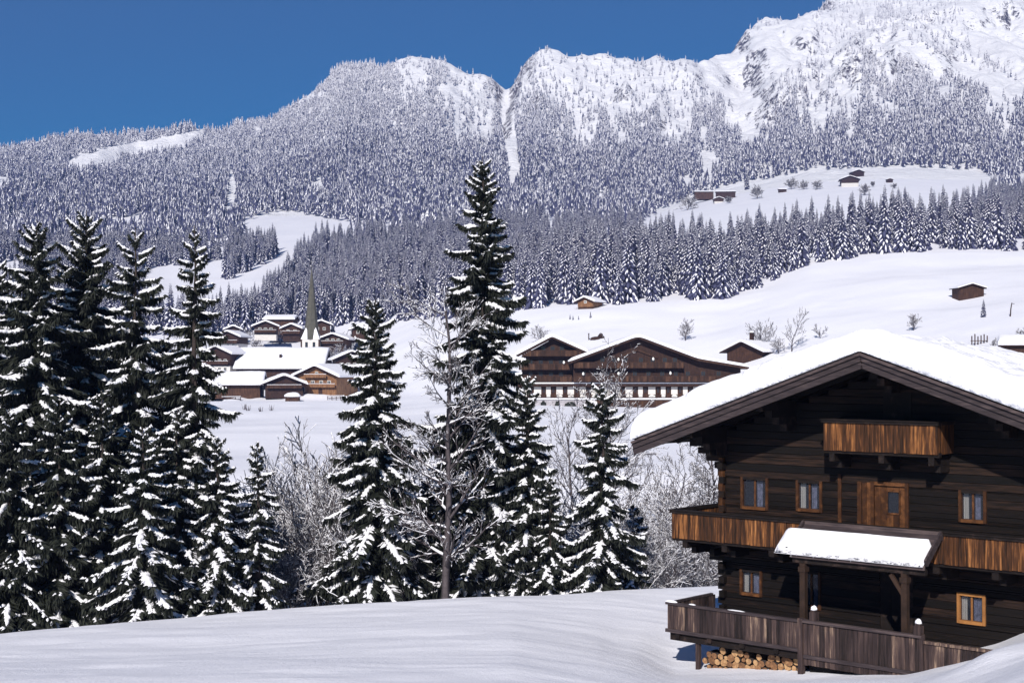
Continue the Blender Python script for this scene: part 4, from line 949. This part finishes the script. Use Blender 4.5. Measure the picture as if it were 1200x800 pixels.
# nave pieces become parts of the church itself
for c in list(nave.children):
    c.parent = ch; c.location = (0, 4, -5)
bpy.data.objects.remove(nave)
VW = lambda w_, z_, n: [(-w_ / 2 + w_ * (k + .5) / n, z_, 1.1, 1.1) for k in range(n)]
house('village_house', 'brown village house left of the spire with a white ground floor, low gable', 'house', P(311, 397, 520), R(6), 8, 9, 4.6, .40, 1.1, 1, .6, 'fardark', 'plaster', 1.7, wins=VW(6, 3.0, 3), bals=[(2.4, -4, 4)])
house('village_house', 'gabled village house directly left of the church spire', 'house', P(341.5, 398, 510), R(-3), 6.4, 9, 4.0, .42, .9, .9, .6, 'farwood', 'fardark', 1.4, wins=VW(5, 2.5, 2), bals=[(2.2, -3.2, 3.2)])
house('village_house', 'taller broad village house standing behind the gabled one left of the spire', 'house', P(346, 394, 545), R(88), 10, 11, 6.2, .25, .8, .8, .7, 'farwood', wins=[])
house('village_house', 'village house peeping out just right of the spire', 'house', P(376, 396, 540), R(8), 7, 9, 5.0, .38, 1, 1, .6, 'farwood', wins=VW(5, 3, 2))
house('village_house', 'village house with a pale gable and wide white roof right of the church', 'house', P(390, 411, 500), R(-8), 8, 11, 4.3, .36, 2, 1.2, .6, 'farwood', 'fardark', 2.0, wins=VW(6, 3.2, 3), bals=[(2.6, -4, 4)])
house('village_house', 'village house half hidden behind the bushy spruce, right end of the village', 'house', P(426, 399, 510), R(8), 8, 10, 4, .36, 1.2, 1, .6, 'farwood', wins=VW(6, 2.5, 3))
house('village_house', 'dark gabled house close behind the bushy spruce, right of the honey farmhouse', 'house', P(412, 440, 430), R(12), 9.5, 12, 5.0, .44, 1.4, 1.2, .6, 'fardark', 'plaster', 2.0, wins=VW(8, 2.8, 4), bals=[(2.4, -4.7, 4.7)])
house('village_house', 'village house with a snowy gable at the left end of the village', 'house', P(267, 409, 480), R(-10), 7.5, 9, 4.2, .42, 1.1, 1, .6, 'fardark', 'plaster', 1.8, wins=VW(6, .6, 3), bals=[(2.1, -3.7, 3.7)])
house('village_house', 'small dark house above the left end of the village', 'house', P(273, 396, 540), R(10), 5.5, 7, 3.2, .42, 1, 1, .6, 'fardark')
house('village_house', 'dark balconied house partly behind the rightmost tall spruce of the left clump', 'house', P(254, 437, 440), R(-20), 9.5, 10, 6.0, .42, 1.2, 1.1, .6, 'fardark', 'plaster', 2.2, wins=VW(8, .7, 4) + VW(8, 3.2, 4), bals=[(2.8, -4.7, 4.7)])
# snow buried shelter between barn and farmhouse
b0 = empty('wood_shelter', P(343, 468.5, d0 - 12)); tag(b0, 'little wooden shelter buried under a round snow cap between barn and farmhouse', 'shelter')
q = MB(); q.box(-1.9, 1.9, -1, 1, -.4, .9)
for x in (-1.6, 0, 1.6): q.box(x - .12, x + .12, -1.1, -1.005, -.4, .95)
q.build('wall', 'farwood', b0); q = MB(); q.lump((0, 0, .9), 2.3, 1.6, 1.2, n=14); q.build('roof_snow', 'snow', b0, True)
# rail fences by the field
def rail_fence(label, px0, px1, py, n):
    a = on_ground(px0, py, 300); b_ = on_ground(px1, py, 300); rt = empty('rail_fence', a); tag(rt, label, 'fence')
    v = Vector(b_) - Vector(a); q = MB()
    for z in (.55, 1.05): q.beam((0, 0, z), (v.x, v.y, v.z + z), .10, .16)
    q.build('rail', 'fardark', rt); 
    for k in range(n + 1):
        q = MB(); c = v * (k / n); q.box(c.x - .09, c.x + .09, c.y + .07, c.y + .25, c.z - .5, c.z + 1.3); q.build('post', 'fardark', rt)
    q = MB(); q.beam((0, 0, 1.2), (v.x, v.y, v.z + 1.2), .18, .14); q.build('rail_snow', 'snow', rt)
rail_fence('dark rail fence before the low shed at the edge of the village field', 252, 282, 469.5, 5)
rail_fence('dark rail fence right of the honey coloured farmhouse', 384, 404, 468.5, 4)

# --- hotel
HY = 250
def hx(px): return (px - 745) / F * HY
def hz_(py): return float(zof(py, HY) - zof(480, HY))
ho = empty('hotel', P(745, 480, HY), 0); tag(ho, 'large brown timber hotel with two broad gables, balconies and a white ground floor', 'hotel')
def gable_wing(xl, xa, xr, y0, dp, zl, za, zr, zb, ov=1.6, matn='fardark', drop=0):
    q = MB()
    pts = [(xl + 1.4, zb), (xr - 1.0, zb), (xr - 1.0, zr - .1), (xa, za - .5), (xl + 1.4, zl + .1)]
    q.poly([(a, y0, b_) for a, b_ in pts]); q.poly([(a, y0 + dp, b_) for a, b_ in pts][::-1])
    for k in range(5):
        (a, b_), (c, d) = pts[k], pts[(k + 1) % 5]; q.poly([(c, y0, d), (a, y0, b_), (a, y0 + dp, b_), (c, y0 + dp, d)])
    q.build('wall', matn, ho)
    r_ = MB(); s = MB()
    for (x0, z0), (x1, z1) in (((xl, zl), (xa, za)), ((xa, za), (xr, zr))):
        r_.hexa([(x0, y0 - ov, z0 - .35), (x1, y0 - ov, z1 - .35), (x1, y0 + dp + 1, z1 - .35), (x0, y0 + dp + 1, z0 - .35), (x0, y0 - ov, z0), (x1, y0 - ov, z1), (x1, y0 + dp + 1, z1), (x0, y0 + dp + 1, z0)])
    rf = r_.build('roof', 'fardark', ho); return rf
def snow_sheet(parent, prof, y0, y1, t_=.5, seed=1):
    """snow over a roof whose cross profile is the polyline prof"""
    xs = np.linspace(prof[0][0] - .1, prof[-1][0] + .1, 44); zs = np.interp(xs, [p[0] for p in prof], [p[1] for p in prof]); zs = smooth(zs[:, None], 1, 0)[:, 0]
    ys = np.array([y0 - .12, y0 - .14, y0, y0 + .4] + list(np.linspace(y0 + 2, y1 - .4, 8)) + [y1, y1 + .1]); q = MB(); n2 = len(ys)
    for i, x in enumerate(xs):
        e = max(0.05, min(1, min(x - xs[0], xs[-1] - x) / .5))
        for j, y in enumerate(ys):
            f = (0.02, .6, .95, 1)[j] if j < 4 else (1 if j < n2 - 2 else (.8 if j == n2 - 2 else .02))
            q.v.append((float(x), float(y), float(zs[i] + .01 + t_ * f * math.sqrt(e) + .1 * fbm(np.array(x * .3 + seed), np.array(y * .3), 2) * (f > .9))))
    for i in range(len(xs) - 1):
        for j in range(n2 - 1): q.f.append((i * n2 + j, (i + 1) * n2 + j, (i + 1) * n2 + j + 1, i * n2 + j + 1)); q.m.append(0)
    q.build('roof_snow', 'snow', parent, True)
mainp = [(hx(666), hz_(424)), (hx(747), hz_(394)), (hx(816), hz_(420)), (hx(876), hz_(430))]
leftp = [(hx(603), hz_(417)), (hx(647), hz_(394)), (hx(690), hz_(413))]
# left wing
rl_ = gable_wing(leftp[0][0], leftp[1][0], leftp[2][0], 2, 22, leftp[0][1], leftp[1][1], leftp[2][1], hz_(452))
snow_sheet(rl_, leftp, .4, 25, .55, 2)
# main wing with its lower lean-to on the right
q = MB(); zb = hz_(452)
pts = [(hx(672), zb), (hx(868), zb), (hx(868), hz_(431)), (hx(816), hz_(422)), (hx(747), hz_(396)), (hx(672), hz_(423))]
q.poly([(a, 0, b_) for a, b_ in pts]); q.poly([(a, 26, b_) for a, b_ in pts][::-1])
for k in range(6):
    (a, b_), (c, d) = pts[k], pts[(k + 1) % 6]; q.poly([(c, 0, d), (a, 0, b_), (a, 26, b_), (c, 26, d)])
q.build('wall', 'fardark', ho)
r_ = MB()
for (x0, z0), (x1, z1) in zip(mainp[:-1], mainp[1:]):
    r_.hexa([(x0, -1.8, z0 - .4), (x1, -1.8, z1 - .4), (x1, 27, z1 - .4), (x0, 27, z0 - .4), (x0, -1.8, z0), (x1, -1.8, z1), (x1, 27, z1), (x0, 27, z0)])
rf = r_.build('roof', 'fardark', ho); snow_sheet(rf, mainp, -1.8, 27, .5, 5)
# ground floor: white plaster between dark window bays
q = MB(); q.box(hx(606), hx(830), .35, 26, hz_(480.5), zb - .003); q.build('ground_floor', 'farwood', ho)
xx = 612.0; k = 0
while xx < 822:
    wd = random.choice([5.5, 7.5, 8.5]); q = MB(); q.box(hx(xx), hx(xx + wd), .22, .34, hz_(462), hz_(453.2)); q.build('plaster_bay', 'plaster', ho)
    q = MB(); a, b_ = hx(xx + wd + 1), hx(xx + wd + 5); q.box(a, b_, .26, .34, hz_(461), hz_(454)); w_ = q.build('window', 'trim', ho)
    q = MB(); q.box(a + .1, (a + b_) / 2 - .03, .22, .255, hz_(460.3), hz_(454.6)); q.box((a + b_) / 2 + .03, b_ - .1, .22, .255, hz_(460.3), hz_(454.6)); q.build('pane', 'farglass', w_)
    q = MB(); q.box(hx(xx + .6), hx(xx + wd - .6), -.1, .2, hz_(465), hz_(463)); q.lump(((hx(xx) + hx(xx + wd)) / 2, .05, hz_(463)), .4, .16, .14); q.build('flower_box', 'plaster', ho)
    xx += wd + 6 + random.uniform(-.4, .8); k += 1
q = MB(); q.box(hx(604), hx(832), -.7, .3, hz_(452.6), hz_(449.4)); q.build('canopy', 'fardark', ho)
q = MB(); q.box(hx(603.5), hx(832.5), -.85, .3, hz_(449.3), hz_(448.0)); q.build('canopy_snow', 'snow', ho)
q = MB(); q.box(hx(602), hx(690), -4.0, -3.4, hz_(484), hz_(467.5)); q.build('terrace_wall', 'shaded_wall', ho)
q = MB(); q.box(hx(690), hx(834), -3.95, -3.4, hz_(484), hz_(468.0)); q.build('terrace_wall', 'farwood', ho)
q = MB(); q.box(hx(601), hx(835), -4.2, -.2, hz_(467.4), hz_(466.0)); q.build('terrace_snow', 'snow', ho)
def hbal(x0, x1, y, py, h=.95, boards='farwood'):
    z = hz_(py); q = MB(); q.box(hx(x0), hx(x1), y - 1.3, y, z - .12, z); b_ = q.build('balcony', 'fardark', ho)
    q = MB(); a = hx(x0)
    while a < hx(x1) - .1: q.box(a + .01, min(a + .38, hx(x1)), y - 1.36, y - 1.31, z - .1, z + h - .1); a += .4
    q.build('rail', boards, b_)
    q = MB(); q.box(hx(x0), hx(x1), y - 1.4, y - 1.28, z + h - .098, z + h); q.build('hand_rail', 'farwood', b_)
hbal(672, 800, 0, 430.5); hbal(672, 862, 0, 446.5); hbal(612, 690, 2, 416.5); hbal(608, 671, 2, 432.5); hbal(606, 671, 2, 446.8)
def hwin(x, y, py, w_=.9, h=1.5):
    z = hz_(py); a = hx(x); q = MB(); q.box(a - w_ / 2, a + w_ / 2, y - .05, y + .02, z, z + h); f = q.build('window', 'farwood', ho)
    q = MB(); q.box(a - w_ / 2 + .1, a - .03, y - .08, y - .052, z + .1, z + h - .1); q.box(a + .03, a + w_ / 2 - .1, y - .08, y - .052, z + .1, z + h - .1); q.build('pane', 'farglass', f)
for x in (706, 720, 733, 751, 765, 779, 791): hwin(x, 0, 428.5)
for x in (684, 698, 712, 728, 744, 760, 776, 792, 806, 824, 842): hwin(x, 0, 444.5)
for x in (622, 634, 646, 658): hwin(x, 2, 431); hwin(x, 2, 445.5)
for x in (637, 648, 659): hwin(x, 2, 415)
q = MB()
for s_ in (-1, 1): q.beam((hx(747), -.2, hz_(410)), (hx(747 + s_ * 24), -.2, hz_(419)), .15, .3)
q.build('gable_truss', 'farwood', ho)
for x, y, py in ((724, 0, 421), (764.5, 0, 420.5), (661, 2, 424.5), (683, 0, 437.8), (724, 0, 437.5), (784.5, 0, 437)):
    q = MB(); a, z = hx(x), hz_(py); q.tube([(a, y - 1.7, z - .28), (a, y - 1.7, z - .15), (a, y - 1.7, z + .1), (a, y - 1.7, z + .26)], [.07, .2, .2, .07], 8); q.box(a - .03, a + .03, y - 1.7, y - .02, z + .24, z + .30); q.build('wall_lamp', 'white_paint', ho, True)
for x in (636, 652, 667):
    q = MB(); wd = .5 if x != 667 else 1.1; a = hx(x); q.lump((a, 0, 0), wd, .5, .9, n=7); me = q
    o = q.build('potted_bush', 'needle'); o.location = (745 * 0 + float(ho.location.x), HY - 5.0, float(ground_z(hx(x) + ho.location.x, HY - 5.0)) - .1); 
    tag(o, {636: 'dark clipped bush left of three before the hotel terrace wall', 652: 'smallest dark clipped bush, middle of three before the hotel terrace wall', 667: 'widest dark clipped bush before the hotel terrace wall'}[x], 'bush')
# house behind the hotel's right end
house('house_behind_hotel', 'house with a narrow plank gable peeping over the hotel roof, small chimney', 'house', P(872, 437, 300), R(-42), 8.5, 10, 4.6, .42, 1.2, 1.2, .5, 'farwood', chim=(0, 3))

# --- huts on the slopes
def gp(px, py, dmin=100): return on_ground(px, py, dmin)
house('log_hut', 'small log hut with an orange lit gable under the dark forest edge', 'hut', gp(686, 362, 300), R(-28), 4.6, 6.2, 2.0, .42, .9, .9, .5, 'farorange', 'farwood', .6, wins=[(0, 1.6, .8, .7)])
house('hay_hut', 'lone brown hay hut on the open white slope above the chalet roof', 'hut', gp(1139, 349.5, 150), R(4), 5.8, 4.4, 2.3, .30, .5, .6, .18, 'farwood')
house('alm_barn', 'long reddish barn at the left end of the high meadow', 'barn', gp(836, 233, 600), R(88), 8, 15, 5.5, .2, .8, .6, .5, 'farwood')
house('alm_barn', 'long dark barn with a flat snowy roof, right of the reddish one high up', 'barn', gp(862, 231, 600), R(84), 7, 15, 4, .2, .8, .6, .5, 'fardark')
house('alm_hut', 'small gabled hut before the two long barns on the high meadow', 'hut', gp(843, 237.5, 600), R(0), 7, 7, 3, .4, .8, .8, .5, 'farwood', 'plaster', 1.2)
house('alm_farmhouse', 'dark gabled farmhouse with a white base in the middle of the high meadow', 'house', gp(997, 219, 600), R(-8), 13, 14, 6, .36, 1.4, 1.2, .5, 'fardark', 'plaster', 3)
house('alm_barn', 'brown barn tucked behind the farmhouse on the high meadow', 'barn', gp(1007, 207, 600), R(10), 10, 8, 4.0, .34, 1, 1, .5, 'fardark')
house('hay_hut', 'tiny dark hut alone at the right end of the high meadow', 'hut', gp(1044, 214, 600), R(0), 4.5, 4, 2.4, .3, .5, .5, .4, 'fardark')
house('hay_hut', 'tiny low hut among the shrubs left of the high meadow farmhouse', 'hut', gp(922, 224.5, 600), R(85), 4, 6, 1.6, .3, .5, .5, .5, 'fardark')
house('roadside_shed', 'snow buried shed at the right edge of the view behind the chalet roof', 'shed', gp(1222, 420, 120), R(72), 5, 6, 1.9, .3, .6, .6, .9, 'fardark')
# pickets, pole
pk = empty('picket_fence', gp(1139, 405, 120)); tag(pk, 'short row of upright weathered pickets in the snow behind the chalet roof', 'fence')
sc = gp(1139, 405, 120)[1] / F
for k in range(6):
    q = MB(); x = k * 3.6 * sc; q.box(x - .09, x + .09, -.05, .05, -.4, (13 + random.uniform(-1.5, 1.5)) * sc); q.build('picket', 'farwood', pk)
q = MB(); q.box(-.2, 18.5 * sc, .055, .12, .9, 1.02); q.build('rail', 'farwood', pk)
pl = gp(1184, 370.5, 120); q = MB(); q.tube([(0, 0, -.5), (.15, 0, 1.5), (.35, 0, 16 * pl[1] / F)], [.13, .11, .09], 7); q.tube([(.30, 0, 15.2 * pl[1] / F), (.9, .1, 15.0 * pl[1] / F)], [.05, .05], 5)
o = q.build('marker_pole', 'fardark'); o.location = [float(c) for c in pl]; tag(o, 'thin dark leaning pole standing in the snow right of the hay hut', 'pole')
# saplings and small trees on the slopes
def slope_tree(label, px, py, ty, seed, spread=.6, cat='tree', name='bare_tree', stems=1, group=None, dmin=100):
    p = gp(px, py, dmin); d = p[1]; Ht = (py - ty) * d / F; r = np.random.RandomState(seed); segs = []
    s_ = dict(TREE); s_.update(seg=[7, 4, 3, 2], kids=[16, 6, 4], len=[.5 * spread / .6, .5, .45], ang=[.75 * spread / .6, .6, .6], rmin=.016 * d / 200, lv=3); s_['from'] = [.15, .15, .1]
    for k in range(stems):
        a = r.rand() * 6.28; t_ = 0.03 if stems == 1 else r.uniform(.1, .6)
        grow(r, np.zeros(3), np.array([math.cos(a) * math.sin(t_), math.sin(a) * math.sin(t_), math.cos(t_)]), Ht * .97 * r.uniform(.8, 1), Ht * .016, 0, segs, s_ if stems == 1 else dict(s_, kids=[9, 5, 3]))
    return bare_thing(name, label, cat, p, segs, .8, seed, group=group)
slope_tree('slim leafless birch standing highest behind the snowy chalet roof', 928, 412, 362, 301)
slope_tree('wide leafless bush left of the slim birch behind the chalet roof', 888, 412, 379, 302, .9, 'bush', 'bare_bush', 5)
slope_tree('leafless bush on the slope directly above the hotel roof', 803, 399, 374, 303, .7, 'bush', 'bare_bush', 4)
slope_tree('small dark leafless shrub right of the slim birch', 962, 396, 381, 304, .7, 'bush', 'bare_bush', 3)
slope_tree('fan shaped leafless bush left of the picket fence', 1071, 387, 369, 305, .7, 'bush', 'bare_bush', 5)
slope_tree('small leafless bush touching the right end of the picket fence', 1165, 410, 396, 306, .6, 'bush', 'bare_bush', 3)
slope_tree('leafless shrub behind the left wing of the hotel', 632, 402, 381, 307, .8, 'bush', 'bare_bush', 4)
slope_tree('leafless bush at the right edge above the snow buried shed', 1199, 398, 384, 308, .8, 'bush', 'bare_bush', 4)
slope_tree('low leafless bush between the wide bush and the slim birch', 912, 414, 396, 309, .9, 'bush', 'bare_bush', 4)
for k, (x, y, ty, lb) in enumerate([(888, 233, 219, 'right of the long dark barn'), (806, 246, 229, 'at the far left of the high meadow'), (928, 222, 210, 'left in the shrub row by the low hut'), (943, 222, 212, 'right in the shrub row by the low hut'), (958, 222, 212, 'half way between the low hut and the farmhouse'), (1013, 229, 217, 'just below the high farmhouse'), (1049, 221, 215, 'below the tiny hut at the right end'), (856, 238, 230, 'in front of the long dark barn'), (1024, 219, 213, 'right of the high farmhouse')]):
    slope_tree('leafless shrub on the high meadow ' + lb, x, y, ty, 320 + k, .9, 'bush', 'bare_bush', 5, dmin=600)
def slope_spruce(label, px, py, ty, k, dmin=100, name='young_spruce'):
    p = gp(px, py, dmin); o = link(name, meshes[k % len(meshes)]); o.location = [float(c) for c in p]; h = (py - ty) * p[1] / F; o.scale = (h * 1.25, h * 1.25, h); o.rotation_euler = (0, 0, k); tag(o, label, 'spruce'); return o
slope_spruce('little frosted conifer right below the lone hay hut', 1153, 371, 349, 0)
slope_spruce('leftmost of the four tiny firs on the snow below the orange gabled hut', 668, 374, 367.5, 1, 250)
slope_spruce('second tiny fir from the left below the orange gabled hut', 671.5, 374.5, 368.5, 2, 250)
slope_spruce('palest tiny fir, third from the left below the orange gabled hut', 678, 374, 369, 3, 250)
slope_spruce('rightmost and biggest tiny fir below the orange gabled hut', 692, 372, 364, 4, 250)
for k, (x, y, ty, lb) in enumerate([(320, 345, 318, 'lone spruce at the edge of the left clearing'), (297, 362, 340, 'short spruce low in the left clearing near the village'), (340, 396, 372, 'spruce directly behind the houses left of the spire'), (390, 398, 372, 'snow laden spruce right of the church spire'), (405, 428, 402, 'frosted spruce between the church and the dark gabled house'), (394, 428, 404, 'frosted round spruce behind the honey coloured farmhouse'), (876, 222, 200, 'spruce at the top edge of the high meadow'), (1038, 252, 236, 'spruce at the lower right of the high meadow')]):
    slope_spruce(lb, x, y, ty, k, 350, 'spruce_tree')
for k, (x, y, ty, lb) in enumerate([(398, 424, 404, 'frosted leafless tree right of the church below the pale gabled house'), (388, 420, 402, 'frosted leafless tree close to the church roof'), (328, 404, 388, 'leafless tree between the houses left of the spire'), (290, 404, 386, 'leafless tree above the left end of the big hall roof'), (301, 412, 398, 'low frosted bush by the upper edge of the hall roof'), (408, 410, 388, 'leafless tree at the right end of the village')]):
    slope_tree(lb, x, y, ty, 360 + k, .9, 'tree', 'bare_tree', 4, dmin=350)
# rocks behind the hotel roofs
for k, (x, y, w_, lb) in enumerate([(698, 397.5, 1.4, 'flat dark boulder poking from the snow between the hotel gables'), (704, 396, .9, 'upright dark boulder poking from the snow between the hotel gables')]):
    p = gp(x, y, 276); q = MB(); q.lump((0, 0, -.3), w_, .8, 1.0 + .4 * k, n=7, r=4, jit=.25); o = q.build('boulder', 'fardark'); o.location = [float(c) for c in p]; tag(o, lb, 'boulder')
p = gp(690, 398, 276); q = MB(); q.box(-.12, .12, -.1, .1, -.5, 1.5); q.box(-.2, .2, -.15, .15, 1.502, 1.62); o = q.build('fence_post', 'fardark'); o.location = [float(c) for c in p]; tag(o, 'single dark post in the snow left of the boulders behind the hotel', 'post')
# grass stalks sticking out of the white field
for k, (x, y) in enumerate([(287, 480), (291, 481), (306, 482), (318, 481)]):
    p = gp(x, y, 200); r = np.random.RandomState(k); q = MB()
    for j in range(14):
        a = r.uniform(-.6, .6, 2); q.tube([(a[0] * .5, a[1] * .5, -.1), (a[0], a[1], r.uniform(.5, 1.3))], [.03, .015], 4)
    o = q.build('dry_weed', 'twig'); o.location = [float(c) for c in p]; tag(o, 'dry weed stalks poking through the flat white field', 'weed', 'dry weeds in the field')

# ------------------------------------------------------------------ air
hzb = MB(); hzb.box(-2400, 2400, -30, 3300, -80, 1000)
haze = None
HAZE = 0.00014
if HAZE:
    hm = bpy.data.materials.new('haze'); hm.use_nodes = True; t = hm.node_tree; t.nodes.clear()
    pv = t.nodes.new('ShaderNodeVolumePrincipled'); pv.inputs['Color'].default_value = (0.32, 0.45, 1.0, 1); pv.inputs['Density'].default_value = HAZE; pv.inputs['Anisotropy'].default_value = 0.0
    mo = t.nodes.new('ShaderNodeOutputMaterial'); t.links.new(pv.outputs[0], mo.inputs['Volume']); M['haze'] = hm
    haze = hzb.build('haze', 'haze'); tag(haze, kind='stuff')
scene.cycles.use_denoising = True
scene.cycles.max_bounces = 6; scene.cycles.diffuse_bounces = 3; scene.cycles.transparent_max_bounces = 8; scene.cycles.volume_bounces = 0
